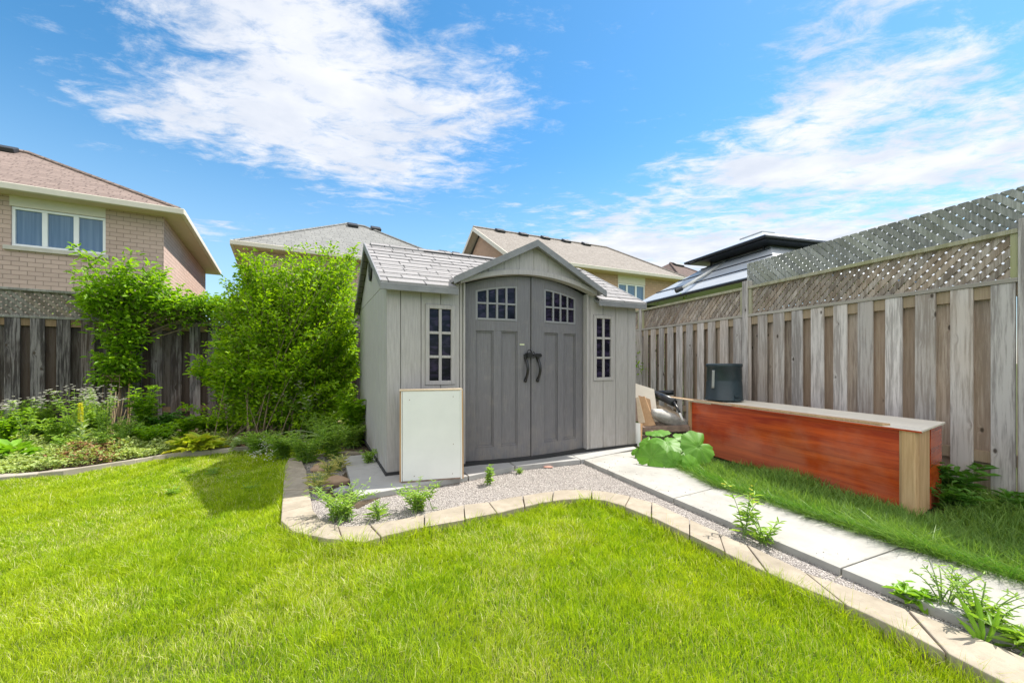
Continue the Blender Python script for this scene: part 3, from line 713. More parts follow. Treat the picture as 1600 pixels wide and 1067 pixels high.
for (a, b, gr, h) in ((0.0, 0.735, [0, .127, .318, .510, .702, .735], (.355, .655)), (2.265, 3.0, [2.265, 2.298, 2.49, 2.682, 2.873, 3.0], (2.345, 2.645))):
    mb = MB(); plank_wall(mb, gr, 0.029, EZ + .05, [(h[0], h[1], WZ0, WZ1)], 0.0, 0.02)
    mb.build('front_wall', M['resin'], SHED); mb = MB()
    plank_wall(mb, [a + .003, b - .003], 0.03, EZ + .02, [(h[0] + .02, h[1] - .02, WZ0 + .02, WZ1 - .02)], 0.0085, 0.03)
    mb.build('groove_shade_backing', M['groove_shade'], SHED)  # sheet behind the planks, coloured dark to put shade in the grooves
    wn = MB(); h0, h1 = h; fw = .042
    wn.box(h0 + .003, h0 + fw, -.012, .018, WZ0 + .003, WZ1 - .003); wn.box(h1 - fw, h1 - .003, -.012, .018, WZ0 + .003, WZ1 - .003)
    wn.box(h0 + fw, h1 - fw, -.012, .018, WZ0 + .003, WZ0 + fw); wn.box(h0 + fw, h1 - fw, -.012, .018, WZ1 - fw, WZ1 - .003)
    fo = wn.build('window', M['resin'], SHED, bev=.003)
    mm = MB(); mid = (h0 + h1) / 2; zz = [(WZ0 + fw) + (WZ1 - WZ0 - 2 * fw) * i / 3 for i in (1, 2)]
    mm.box(mid - .014, mid + .014, -.006, .012, WZ0 + fw, WZ1 - fw)
    for z in zz:
        mm.box(h0 + fw, mid - .0142, -.005, .012, z - .013, z + .013); mm.box(mid + .0142, h1 - fw, -.005, .012, z - .013, z + .013)
    mm.build('muntins', M['resin'], fo, bev=.003)
    gl = MB(); gl.box(h0 + .02, h1 - .02, .016, .020, WZ0 + .02, WZ1 - .02); gl.build('pane', M['dglass'], fo)
# corner post trims beside the door
for a in (.737, 2.243):
    mb = MB(); mb.box(a, a + .02, -.018, .09, .03, EZ + .05); mb.build('door_jamb', M['resin'], SHED, bev=.003)
# side walls
def side_z(v): return EZ + (RZ - EZ) * (1 - abs(v - D_ / 2) / (D_ / 2)) 
for nm, x0, x1, sg in (('side_wall', 0.0, 0.018, 1), ('side_wall', W_ - .018, W_, -1)):
    mb = MB(); gv = [0.021, .115, .32, .525, .73, .935, 1.14, 1.345, 1.55, 1.755, 1.96, 2.165, 2.38]
    for a, b in zip(gv[:-1], gv[1:]):
        mb.box(x0, x1, a + .004, b - .004, .029, EZ - .004)
        for (p, q) in (((a + .004), (b - .004)),):
            zs = [EZ, EZ, side_z(q) - .0, side_z(p) - .0]
            mb.extr([(x0, p, EZ + .004), (x0, q, EZ + .004), (x0, q, max(EZ + .005, side_z(q) - .01)), (x0, p, max(EZ + .005, side_z(p) - .01))], (x1 - x0, 0, 0))
    xi0, xi1 = (x0 + .006, x1 + .004) if sg > 0 else (x0 - .004, x1 - .006)
    mb.extr([(xi0, .022, .03), (xi0, 2.378, .03), (xi0, 2.378, EZ - .01), (xi0, D_ / 2, RZ - .03), (xi0, .022, EZ - .01)], (xi1 - xi0, 0, 0))
    sw_ = mb.build(nm, M['resin_side'], SHED)
    if sg > 0:
        v = MB(); pts = [(-.012, 1.02 + .13 * math.cos(t), 2.13 + .155 * math.sin(t)) for t in [i * math.pi / 8 for i in range(16)]]
        pts = [(-.012, 1.10 + .10 * math.cos(t), 2.12 + .13 * math.sin(t)) for t in [i * math.pi / 8 for i in range(17)]]
        v.tube(pts, .012, 6, cap=False)
        for q in (-.05, 0, .05): v.tube([(-.01, 1.10 + q, 2.0), (-.01, 1.10 + q, 2.24)], .007, 5)
        v.build('gable_vent', M['dark'], SHED)
mb = MB(); mb.box(0.02, W_ - .02, D_ - .02, D_, .03, EZ); mb.build('back_wall', M['resin'], SHED)
# interior darkness comes from closed walls; roof
OV, OS = 0.11, 0.07
pitch = (RZ - EZ) / (D_ / 2); 
def rz_at(v): return RZ + .035 - abs(v - D_ / 2) * pitch
GA, GE = 2.285, 1.83      # dormer apex and end heights
def cutk(v):
    z = rz_at(v)
    if z <= GE: return .862
    return max(0.0, .885 * (1 - (z - GE) / (GA - GE)) - .01)
rows = 10; sl = (D_ / 2 + OV)
mb = MB()
for i in range(rows):
    va, vb = -OV + sl * i / rows, -OV + sl * (i + 1) / rows + .012
    vb = min(vb, D_ / 2)
    za, zb = rz_at(va), rz_at(vb)
    ka, kb = cutk(va), cutk(vb)
    for sg in (-1, 1):
        e_ = -OS if sg < 0 else W_ + OS
        q_ = [(e_, va, za + .010), (1.5 + sg * ka, va, za + .010), (1.5 + sg * kb, vb, zb + .002), (e_, vb, zb + .002)]
        mb.extr(q_ if sg < 0 else q_[::-1], (0, 0, -.012))
mb.extr([(-OS, D_ / 2, rz_at(D_ / 2)), (W_ + OS, D_ / 2, rz_at(D_ / 2)), (W_ + OS, D_ + OV, rz_at(D_ + OV)), (-OS, D_ + OV, rz_at(D_ + OV))], (0, 0, -.012))
roof = mb.build('roof', M['shed_roof'], SHED)
mb = MB()   # under-structure and edges
z0 = rz_at(-OV)
mb.box(-OS, .655, -OV - .004, -OV + .012, z0 - .068, z0 - .004); mb.build('front_fascia', M['fascia'], roof, bev=.004)
mb = MB(); mb.box(2.345, W_ + OS, -OV - .004, -OV + .012, z0 - .068, z0 - .004); mb.build('front_fascia', M['fascia'], roof, bev=.004); mb = MB()
for x in (-OS - .004, W_ + OS - .012):
    mb = MB()
    for (va, vb) in ((-OV, D_ / 2), (D_ / 2, D_ + OV)):
        mb.extr([(x, va, rz_at(va) + .013), (x, vb, rz_at(vb) + .013), (x, vb, rz_at(vb) - .06), (x, va, rz_at(va) - .06)], (.016, 0, 0))
    mb.build('barge_board', M['fascia'], roof, bev=.003)
mb = MB()
mb.extr([(0, -OV + .013, z0 - .05), (.64, -OV + .013, z0 - .05), (.64, D_ / 2, rz_at(D_ / 2) - .05), (0, D_ / 2, rz_at(D_ / 2) - .05)], (0, 0, .03))
mb.extr([(2.36, -OV + .013, z0 - .05), (W_, -OV + .013, z0 - .05), (W_, D_ / 2, rz_at(D_ / 2) - .05), (2.36, D_ / 2, rz_at(D_ / 2) - .05)], (0, 0, .03))
mb.build('under_panel', M['fascia'], roof)
mb = MB()
for a, b in ((.0, .98), (1.0, 1.98), (2.0, 3.0)):
    for va, vb in ((D_ / 2 - .085, D_ / 2), (D_ / 2, D_ / 2 + .085)):
        mb.extr([(a, va, rz_at(va) + .028), (b, va, rz_at(va) + .028), (b, vb, rz_at(vb) + .028), (a, vb, rz_at(vb) + .028)], (0, 0, -.018))
mb.build('ridge_cap', M['shed_roof'], roof)
mb = MB(); mb.box(.62, 2.96, D_ / 2 - .10, D_ / 2 - .086, rz_at(D_ / 2 - .1) + .003, rz_at(D_ / 2 - .1) + .030); mb.build('ridge_gap', M['dark'], roof)
# dormer gable over the door
ends = (.615, 2.385)
def mainv(z): return (z - (RZ + .035)) / pitch + D_ / 2
mb = MB(); ft = -.17
for e in ends:
    P = [(e, ft, GE), (1.5, ft, GA), (1.5, mainv(GA) + .02, GA), (e, max(mainv(GE) + .02, ft + .02), GE)]
    mb.extr(P, (0, 0, .03))
dr = mb.build('dormer_roof', M['shed_roof'], SHED)
mb = MB()
for e in ends:
    sx_ = -1 if e < 1.5 else 1
    ex = e + sx_ * .02; sl_ = (GA - GE) / abs(1.5 - e)
    mb.extr([(ex, ft - .004, GE - .02 * sl_ - .035), (1.5, ft - .004, GA - .035), (1.5, ft - .004, GA + .035), (ex, ft - .004, GE - .02 * sl_ + .033)], (0, .020, 0))
    mb.extr([(e + sx_ * .005, ft + .017, GE - .012), (1.5, ft + .017, GA - .012), (1.5, .2, GA - .012), (e + sx_ * .005, .2, GE - .012)], (0, 0, .010))
mb.build('rake_trim', M['fascia'], dr)
def dtop(u): return 1.958 - .125 * ((u - 1.5) / .74) ** 2          # arc over the doors (local z)
# gable planks between arc band and rake, each plank a clean prism
mb = MB(); gu = [.64, .80, .975, 1.15, 1.325, 1.5, 1.675, 1.85, 2.025, 2.20, 2.36]
def rake(u): return GA - (GA - GE) * abs(u - 1.5) / .885 - .015
for a, b in zip(gu[:-1], gu[1:]):
    a2, b2 = a + .0025, b - .0025
    la, lb = dtop(a2) + .055, dtop(b2) + .055
    ra, rb = rake(a2), rake(b2)
    if ra - la < .004 and rb - lb < .004: continue
    ra = max(ra, la + .001); rb = max(rb, lb + .001)
    mb.extr([(a2, -.085, la), (b2, -.085, lb), (b2, -.085, rb), (a2, -.085, ra)], (0, .02, 0))
n = 20; us = [.68 + (2.32 - .68) * i / n for i in range(n + 1)]
for a, b in zip(us[:-1], us[1:]):
    mb.extr([(a, -.078, dtop(a) + .01), (b, -.078, dtop(b) + .01), (b, -.078, rake(b)), (a, -.078, rake(a))], (0, .03, 0))
mb.build('gable_panel', M['resin'], SHED)
mb = MB()
for a, b in zip(us[:-1], us[1:]):
    mb.extr([(a, -.105, dtop(a) + .004), (b, -.105, dtop(b) + .004), (b, -.105, dtop(b) + .052), (a, -.105, dtop(a) + .052)], (0, .10, 0))
mb.build('arch_trim', M['resin'], SHED)
# doors
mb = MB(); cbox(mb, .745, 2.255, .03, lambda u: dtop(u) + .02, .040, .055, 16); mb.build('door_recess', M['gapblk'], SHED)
def wtop(u): return 1.850 - .075 * ((u - 1.5) / .62) ** 2
def leafdoor(mir):
    X = (lambda u: 3.0 - u) if mir else (lambda u: u)
    def cb(mb, a, b, zb, zt, v0, v1, n=6):
        a, b = sorted((X(a), X(b))); cbox(mb, a, b, zb, zt, v0, v1, n)
    mb = MB(); F0, F1 = -.0, .03
    cb(mb, .765, .885, .035, lambda u: dtop(u) - .004, F0, F1)             # outer stile
    cb(mb, 1.335, 1.487, .035, lambda u: dtop(u) - .004, F0, F1)           # inner stile
    cb(mb, .885, 1.335, lambda u: wtop(u), lambda u: dtop(u) - .004, F0, F1)
    cb(mb, .885, 1.335, 1.365, 1.475, F0, F1); cb(mb, .885, 1.335, .035, .165, F0, F1)
    cb(mb, 1.068, 1.152, .165, 1.365, F0, F1)                              # centre stile
    for (a, b) in ((.885, 1.068), (1.152, 1.335)):
        cb(mb, a, b, .165, 1.365, .024, F1 + .002)
        cb(mb, a, b, .165, .184, .010, .024); cb(mb, a, b, 1.350, 1.365, .012, .024)
        cb(mb, a, a + .012, .184, 1.350, .012, .024, 2); cb(mb, b - .012, b, .184, 1.350, .012, .024, 2)
    door = mb.build('door', M['door'], SHED, bev=.002)
    fr_ = MB(); a, b = .885, 1.335
    cb(fr_, a, a + .02, 1.475, wtop, .004, .022, 1); cb(fr_, b - .02, b, 1.475, wtop, .004, .022, 1)
    cb(fr_, a + .02, b - .02, 1.475, 1.495, -.006, .022); cb(fr_, a + .02, b - .02, lambda u: wtop(u) - .018, wtop, .004, .022)
    for i in (1, 2, 3):
        q = a + .02 + (b - a - .04) * i / 4; cb(fr_, q - .010, q + .010, 1.495, lambda u: wtop(u) - .018, .003, .020, 1)
    for i in range(4):
        q0 = a + .02 + (b - a - .04) * i / 4 + (.0102 if i else 0); q1 = a + .02 + (b - a - .04) * (i + 1) / 4 - (.0102 if i < 3 else 0)
        cb(fr_, q0, q1, 1.640, 1.658, .004, .020, 1)
    wn = fr_.build('door_window', M['muntin'], door)
    gl = MB(); cb(gl, a + .005, b - .005, 1.48, lambda u: wtop(u) - .005, .022, .026); gl.build('pane', M['dglass'], wn)
    hd = MB(); hx = X(1.425); s_ = -1 if not mir else 1; k = bow(1.425)
    hd.tube([tuple(q) for q in bez((hx, k + .0, 1.085), (hx, k - .125, .967), (hx, k + .0, .848), 12)], .0155, 8)
    hd.tube([(hx, k - .002, 1.10), (hx, k - .012, 1.075)], .019, 8); hd.tube([(hx, k - .002, .835), (hx, k - .012, .86)], .019, 8)
    hd.build('handle', M['dark'], door, smooth=True)
    return door
dl_, dr_ = leafdoor(False), leafdoor(True)
mb = MB(); cbox(mb, 1.4885, 1.4955, .035, lambda u: dtop(u) - .006, .012, .03, 1); cbox(mb, 1.4975, 1.511, .035, lambda u: dtop(u) - .006, -.010, .02, 1)
mb.build('astragal', M['door'], SHED)
mb = MB(); k = bow(1.5); zc_ = 1.115
mb.box(1.40, 1.62, k - .020, k - .012, zc_ - .012, zc_ + .012)
mb.box(1.415, 1.47, k - .024, k - .010, zc_ - .022, zc_ + .022); mb.box(1.545, 1.61, k - .024, k - .010, zc_ - .020, zc_ + .020)
mb.tube([(1.46 + .028 * math.cos(t), k - .034, zc_ + .028 + .030 * math.sin(t)) for t in [i * math.pi / 6 for i in range(7)]], .005, 6)
mb.box(1.43, 1.492, k - .046, k - .024, zc_ - .025, zc_ + .028)
mb.tube([(1.50, k - .035, zc_ - .035), (1.53, k - .04, zc_ + .0), (1.505, k - .035, zc_ + .04)], .006, 6)
mb.build('latch', M['dark'], SHED, bev=.002)
k = bow(1.385); mb = MB(); mb.box(1.36, 1.415, k - .0025, k - .0005, 1.222, 1.236); mb.build('sticker', M['sticker'], dl_)
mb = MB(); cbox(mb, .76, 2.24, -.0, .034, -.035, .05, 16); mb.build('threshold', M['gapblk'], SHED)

# ------------------------------------------------------------------ white box leaning on the shed
q0 = Vector((-0.955, 3.472, .102)); q1 = Vector((-0.455, 3.60, .102)); bx = (q1 - q0); wb = bx.length
bxo = thing('drawer_box', 'white laminate box with raw wood edges leaning against the shed beside the doors', 'box', tuple(q0), math.atan2(bx.y, bx.x))
H_, T_ = .80, .22
def lean(x, y, z): return (x, y + z * .055, z - y * .02)
def lbox(mb, x0, x1, y0, y1, z0, z1): mb.box8([lean(*p) for p in ((x0, y0, z0), (x1, y0, z0), (x1, y1, z0), (x0, y1, z0), (x0, y0, z1), (x1, y0, z1), (x1, y1, z1), (x0, y1, z1))])
mb = MB(); lbox(mb, .012, wb - .004, 0, .014, .012, H_ - .016); mb.build('front_panel', M['whitelam'], bxo, bev=.002)
mb = MB(); lbox(mb, .0, .008, .0, T_ * .55, .01, H_ - .016); mb.build('side_panel', M['whitelam'], bxo); mb = MB(); lbox(mb, wb - .0035, wb + .010, -.006, T_ * .6, .0, H_ - .012); mb.build('side_panel', M['whitelam'], bxo)
mb = MB(); lbox(mb, -.014, -.001, .03, T_ * .55, .0, H_ - .012); mb.build('wood_edge', M['ply'], bxo); mb = MB(); lbox(mb, wb + .0105, wb + .024, .0, T_ * .6, .0, H_ - .02); mb.build('wood_edge', M['ply'], bxo)
mb = MB(); lbox(mb, -.016, wb + .02, -.004, T_ * .6, H_ - .015, H_); mb.build('top_panel', M['plank'], bxo, bev=.002)
mb = MB(); lbox(mb, .0, wb, .003, T_ * .55, -.001, .011); mb.build('bottom_panel', M['oldwood'], bxo)
mb = MB()
for (x, z) in ((.07, .71), (.45, .73), (.45, .31), (.44, .05), (.11, .05)):
    c = lean(x, -.001, z); mb.tube([(c[0], c[1] - .001, c[2]), (c[0], c[1] + .003, c[2])], .004, 8)
mb.build('screw', M['oldwood'], bxo)

# ------------------------------------------------------------------ red cabinet lying on its side
ca, cb_ = Vector((2.27, 5.17, 0)), Vector((2.90, 2.86, 0)); cdv = cb_ - ca; CL = cdv.length
CAB = thing('wooden_cabinet', 'long cherry red veneer cabinet lying on its side by the fence', 'cabinet', tuple(ca), math.atan2(cdv.y, cdv.x))
SK = -.25 / .72     # the end leans back along the run
CD, CH = 0.70, 0.655    # depth toward the fence is +y in local frame (left of travel direction)
mb = MB(); mb.box(.03, CL - .14, .02, .035, .03, CH - .016); mb.build('front_panel', M['red'], CAB)
mb = MB(); mb.box(-.01, .029, -.004, .09, .0, CH - .013); mb.build('edge_stud', M['stud'], CAB, bev=.003)
def skb(mb, x0, x1, y0, y1, z0, z1):
    mb.prism([(x0 + SK * y0, y0), (x1 + SK * y0, y0), (x1 + SK * y1, y1), (x0 + SK * y1, y1)], z0, z1)
mb = MB(); mb.box(CL - .138, CL - .116, .012, .05, .0, CH - .016); mb.box(CL - .114, CL - .03, -.004, .035, -.03, CH - .016); skb(mb, CL - .05, CL - .018, .037, .34, .02, CH - .016)
mb.build('corner_stud', M['stud'], CAB, bev=.004)
mb = MB(); skb(mb, CL - .03, CL - .013, .345, CD, .02, CH - .016); mb.build('end_panel', M['red'], CAB)
mb = MB(); mb.box(.03, CL - .29, CD - .018, CD - .003, .02, CH - .016); mb.build('back_panel', M['red'], CAB)
mb = MB(); mb.box(.0, .016, .1, CD - .02, .02, CH - .016); mb.build('end_panel', M['oldwood'], CAB)
mb = MB(); mb.prism([(-.012, -.012), (CL + .008, -.012), (CL + .008 + SK * (CD + .01), CD + .01), (-.012, CD + .01)], CH - .015, CH); mb.build('top_panel', M['creamlam'], CAB, bev=.002)
mb = MB(); mb.box(.4, CL + .013, -.0155, -.0125, CH - .0155, CH - .004); mb.build('red_edge', M['red'], CAB)
pl = thing('plank', 'long thin pale plank lying on top of the red cabinet', 'plank', (2.13, 5.62, CH + .001), math.atan2(3.08 - 5.62, 2.83 - 2.13))
LP = math.hypot(3.08 - 5.62, 2.83 - 2.13)
mb = MB(); mb.box(0, LP, -.005, .085, .0, .014); mb.build('board', M['stud'], pl, bev=.002)
mb = MB(); mb.box(.0, LP * .45, -.03, -.007, .0, .012); mb.build('offcut', M['plank'], pl, bev=.002)
# tub
bx_, by_ = 2.66, 5.06
tb = thing('plastic_tub', 'dark teal plastic tub standing on the far end of the red cabinet', 'tub', (bx_, by_, CH + .017))
mb = MB(); mb.lathe([(.0, .0), (.216, .0), (.220, .012), (.210, .02), (.202, .22), (.197, .235), (.196, .25), (.200, .262), (.194, .405), (.205, .41), (.207, .445), (.196, .452), (.188, .445), (.184, .43), (.18, .1), (0, .09)], 40); mb.build('body', M['bin'], tb, smooth=True)
dcam = math.atan2(-by_, -bx_)
mb = MB(); a0 = dcam - .62
pts = []
for sgn_, zs_ in ((1, [.15 + .22 * i / 8 for i in range(9)]),):
    for z in zs_: r_ = .212 - .018 * z / .42; pts.append((r_ * math.cos(a0) * .995, r_ * math.sin(a0) * .995, z))
mb.tube(pts, .017, 8); mb.build('handle_slot', M['bin_slot'], tb, smooth=True)
mb = MB(); a1 = dcam + .55; mb.obox((.200 * math.cos(a1), .200 * math.sin(a1), .05), (-.06 * math.sin(a1), .06 * math.cos(a1), 0), (.02 * math.cos(a1), .02 * math.sin(a1), 0), (0, 0, .02)); mb.obox((.206 * math.cos(a1), .206 * math.sin(a1), .0), (-.07 * math.sin(a1), .07 * math.cos(a1), 0), (.02 * math.cos(a1), .02 * math.sin(a1), 0), (0, 0, .03)); mb.build('clip', M['bin'], tb)

# ------------------------------------------------------------------ junk between shed and cabinet
def wp(x, y, Y): return Vector(((x - CX) / F * Y, Y, EYE + (HY - y) / F * Y))
def panel(name, label, cat, px, Ys, th, m, m_edge=None, off=(0.12, 0.35)):
    """a flat board given by four corner sightings at known distances"""
    P = [wp(x, y, Yq) for (x, y), Yq in zip(px, Ys)]
    root = thing(name, label, cat, tuple(P[3]))
    o_ = Vector(root.location)
    n = (P[1] - P[0]).cross(P[2] - P[0]).normalized()
    if n.y < 0: n = -n
    P = [p - o_ for p in P]
    mb = MB(); mb.extr(P, n * th); mb.build('board', m, root)
    if m_edge:
        c = sum(P, Vector()) / 4
        mb = MB(); mb.extr([c + (p - c) * 1.004 + n * .003 for p in P], n * (th - .004)); mb.build('edge', m_edge, root)
    return root
JG = 'boards leaning in the junk pile'
panel('laminate_board', 'cream laminated board leaning at the back of the junk pile by the shed', 'board', [(984, 596), (1022, 608), (1030, 669), (1000, 664)], [5.75, 5.6, 5.35, 5.5], .018, M['creamlam'], M['ply'], )
panel('plywood_board', 'tan board standing in front of the cream laminated board', 'board', [(999, 620), (1007, 619), (1024, 664), (1003, 668)], [5.5, 5.45, 5.25, 5.3], .016, M['ply'])
panel('plywood_board', 'narrow tan offcut leaning left of the wider tan board', 'board', [(991, 622), (998, 620), (1008, 660), (998, 662)], [5.4, 5.38, 5.24, 5.26], .016, M['plank'])
panel('plywood_board', 'brown strip standing upright against the right corner of the shed', 'board', [(988, 620), (994, 622), (997, 658), (991, 658)], [5.28, 5.27, 5.17, 5.18], .016, M['oldwood'])
panel('laminate_board', 'small white board on edge at the right corner of the shed', 'board', [(991, 660), (1000, 661), (1001, 698), (991, 695)], [5.12, 5.08, 5.02, 5.06], .014, M['whitelam'])
panel('plywood_board', 'thin brown board edge standing beside the small white board', 'board', [(1001, 661), (1004, 662), (1003, 690), (1002, 698)], [5.10, 5.16, 5.1, 5.02], .014, M['ply'])
ps_ = [wp(1024, 616, 5.7), wp(1036, 621, 5.5), wp(1053, 629, 5.3)]
pp = thing('drain_pipe', 'black plastic pipe lying on the junk pile', 'pipe', tuple(ps_[0])); o_ = Vector(pp.location)
mb = MB(); mb.tube([p - o_ for p in ps_], .052, 16); mb.build('barrel', M['blackpl'], pp, smooth=True)
mb = MB(); mb.tube([wp(1052, 628, 5.3) - o_, wp(1058, 637, 5.22) - o_, wp(1063, 646, 5.15) - o_], .02, 10, r1=.012); mb.build('elbow', M['blackpl'], pp, smooth=True); mb = MB(); mb.tube([wp(1028, 614, 5.95) - o_, wp(1052, 613, 5.8) - o_], .035, 12); mb.build('pipe_end', M['blackpl'], pp, smooth=True)
o_ = wp(1050, 655, 5.3)
sk = MB(); prof = []
for i in range(13):
    t = i / 12; x = -.26 + .5 * t; r_ = .10 * math.sin(math.pi * min(1, .12 + t * .86)) ** .6
    prof.append((x, r_))
b = 0; k = 18
for (x, r_) in prof:
    for j in range(k):
        a = 2 * math.pi * j / k; rr = r_ * (1 + .10 * math.sin(3 * a + x * 9) + .06 * math.sin(7 * a + 20 * x)); sk.v.append((x, rr * math.cos(a) * 1.1, rr * math.sin(a) * .95 - (x) * .32))
for i in range(12):
    for j in range(k): sk.f.append((i * k + j, i * k + (j + 1) % k, (i + 1) * k + (j + 1) % k, (i + 1) * k + j))
sk.f.append(tuple(range(k))[::-1]); sk.f.append(tuple(12 * k + j for j in range(k)))
so_ = sk.build('sack', M['sack'], smooth=True); so_.location = o_; tag(so_, 'dirty white sack sagging in the junk pile beside the cabinet', 'sack')
panel('old_board', 'thin weathered board lying over the white sack', 'board', [(1022, 633), (1045, 634), (1066, 652), (1040, 642)], [5.6, 5.55, 5.2, 5.3], .018, M['plank'])
wpipe = thing('white_pipe', 'short white pipe sticking out beside the black pipe', 'pipe', tuple(wp(1062, 645, 5.12))); o_ = Vector(wpipe.location)
mb = MB(); mb.tube([wp(1062, 645, 5.12) - o_, wp(1066, 655, 5.1) - o_, wp(1069, 658, 5.1) - o_], .013, 10); mb.build('tube', M['whitelam'], wpipe, smooth=True)
for i, (x0, x1, y, Y, lab) in enumerate([(1005, 1078, 676, 5.2, 'lowest grey brown beam lying under the sack'), (1012, 1080, 669, 5.35, 'grey brown beam lying on the lowest beam under the sack')]):
    a, b2 = wp(x0, y, Y), wp(x1, y - 2, Y - .1); mb = MB(); dv = b2 - a
    mb.obox((0, 0, 0), dv, (0.02, .12, 0), (0, 0, .07)); o = mb.build('old_beam', M['oldwood'], bev=.006); o.location = a; tag(o, lab, 'beam', 'old beams under the sack')
mb = MB()
for i in range(16):
    x, y = random.uniform(1.75, 2.2), random.uniform(4.9, 5.6); mb.obox((x, y, .02 + .015 * i), (random.uniform(-.25, .25), random.uniform(.1, .3), .01), (.05, -.02, 0), (0, 0, .02))
o = mb.build('scrap_heap', M['oldwood']); tag(o, 'low heap of brown scrap wood at the base of the junk pile', 'scrap wood')

# ------------------------------------------------------------------ houses
def house(name, label, E0, u, W, D, ze, zr, hl, hr, mats, windows=(), vents=(), ov=.38, gable_left=False, wall_w=None, side_windows=()):
    ang = math.atan2(u[1], u[0]); th = thing(name, label, 'house', (E0[0], E0[1], 0), ang)
    def hh(n_): return n_
    # walls with openings on the front
    fx0, fx1, fy = ov, W - ov, ov
    mb = MB(); zt = ze - .12
    def wall_front(x0, x1, z0, z1, holes):
        segs = [(x0, x1, z0, z1)]
        for (h0, h1, a, b) in holes:
            new = []
            for s_ in segs:
                if s_[1] <= h0 or s_[0] >= h1 or s_[3] <= a or s_[2] >= b: new.append(s_); continue
                if s_[0] < h0: new.append((s_[0], h0, s_[2], s_[3]))
                if s_[1] > h1: new.append((h1, s_[1], s_[2], s_[3]))
                xa, xb = max(s_[0], h0), min(s_[1], h1)
                if s_[2] < a: new.append((xa, xb, s_[2], a))
                if s_[3] > b: new.append((xa, xb, b, s_[3]))
            segs = new
        for (a, b, c, d_) in segs: mb.box(a, b, fy, fy + .2, c, d_)
    wall_front(fx0, fx1, 0, zt, [(w_[0], w_[1], w_[2], w_[3]) for w_ in windows])
    mb.box(fx0, fx0 + .2, fy + .201, D - ov, 0, zt); mb.box(fx1 - .2, fx1, fy + .201, D - ov, 0, zt); mb.box(fx0 + .201, fx1 - .201, D - ov - .2, D - ov, 0, zt)
    if gable_left:
        mb.extr([(fx0, fy + .1, zt + .002), (fx0, D - fy - .1, zt + .002), (fx0, D / 2, zr - .22)], (.2, 0, 0))
    mb.build('wall', mats['wall'], th)
    # roof
    ym = D / 2; A, B, C_, Dd = (0, 0, ze), (W, 0, ze), (W, D, ze), (0, D, ze); r0, r1 = (hl, ym, zr), (W - hr, ym, zr)
    mb = MB(); fs = [(0, 1, 5, 4), (2, 3, 4, 5), (1, 2, 5), (3, 0, 4)]
    mb.add([A, B, C_, Dd, r0, r1], fs if not gable_left else fs[:3]); mb.add([(x, y, z - .03) for x, y, z in (A, B, C_, Dd, r0, r1)], [f[::-1] for f in (fs if not gable_left else fs[:3])])
    rf = mb.build('roof', mats['roof'], th)
    mb = MB(); mb.tube([(0.02, .02, ze + .02), (hl, ym, zr + .015)], .05, 6) if hl > .1 else None
    mb.tube([(hl, ym, zr + .012), (W - hr, ym, zr + .012)], .06, 6)
    if hr > .1: mb.tube([(W - .02, .02, ze + .02), (W - hr, ym, zr + .015)], .05, 6)
    mb.build('ridge_cap', mats['roof'], rf)
    mb = MB(); g = .13
    mb.box(-.09, W + .09, -.10, -.002, ze - g, ze + .01)
    if not gable_left: mb.box(-.10, -.002, -.0, D + .0, ze - g, ze + .01)
    mb.box(W + .002, W + .10, 0, D, ze - g, ze + .01); mb.box(-.09, W + .09, D + .002, D + .1, ze - g, ze + .01)
    mb.build('gutter', M['trim'], rf, bev=.015)
    if gable_left:
        mb = MB()
        for (ya, yb_) in ((-.0, ym), (ym, D)):
            za, zb = (ze if ya <= 0 else zr), (zr if ya <= 0 else ze)
            mb.extr([(-.02, ya, za + .01), (-.02, yb_, zb + .01), (-.02, yb_, zb - .17), (-.02, ya, za - .17)], (.03, 0, 0))
            mb.extr([(.012, ya, za - .05), (.012, yb_, zb - .05), (ov, yb_, zb - .05), (ov, ya, za - .05)], (0, 0, .015))
        mb.build('rake_board', M['trim'], rf)
    mb = MB(); zs = ze - .125
    x_lo = 0
    mb.box(x_lo, W, 0, fy - .001, zs, zs + .02); mb.box(x_lo, W, D - fy + .001, D, zs, zs + .02)
    if not gable_left: mb.box(0, fx0 - .001, fy, D - fy, zs, zs + .02)
    mb.box(fx1 + .001, W, fy, D - fy, zs, zs + .02); mb.build('soffit', M['soffit'], rf)
    for (x0, x1, z0, z1, panes) in windows:
        win = MB(); t_ = .055
        win.box(x0, x1, fy + .02, fy + .09, z0, z0 + t_); win.box(x0, x1, fy + .02, fy + .09, z1 - t_, z1)
        n = panes; st = (x1 - x0) / n
        for i in range(n + 1):
            c = x0 + st * i; a, b = (c, c + t_) if i == 0 else ((c - t_, c) if i == n else (c - t_ * .8, c + t_ * .8)); win.box(a, b, fy + .02, fy + .09, z0 + t_, z1 - t_)
        wo_ = win.build('window', M['whitepvc'], th, bev=.006)
        gl = MB(); gl.box(x0 + t_ * .5, x1 - t_ * .5, fy + .06, fy + .065, z0 + t_ * .5, z1 - t_ * .5); gl.build('pane', M['glass'], wo_)
        si = MB(); si.box(x0 - .1, x1 + .06, fy - .06, fy + .1, z0 - .09, z0 - .002); si.build('sill', M['sill'], wo_)
        if zt - z1 < .6: hd = MB(); hd.box(x0 - .02, x1 + .0, fy - .012, fy + .05, z1 + .002, zt - .002); hd.build('header_panel', M['trim'], wo_)
    for (t_, dn) in vents:
        x = hl + (W - hl - hr) * t_; y = ym - dn; z = zr - (zr - ze) * dn / ym
        v = MB(); v.obox((x, y - .14, z - .14 * (zr - ze) / ym), (.42, 0, 0), (0, .28, .28 * (zr - ze) / ym), (0, -.05, .11)); v.build('roof_vent', M['vent'], rf, bev=.02)
    return th
HA = R(30.5); hu = (math.cos(HA), math.sin(HA)); hv = (-hu[1], hu[0])
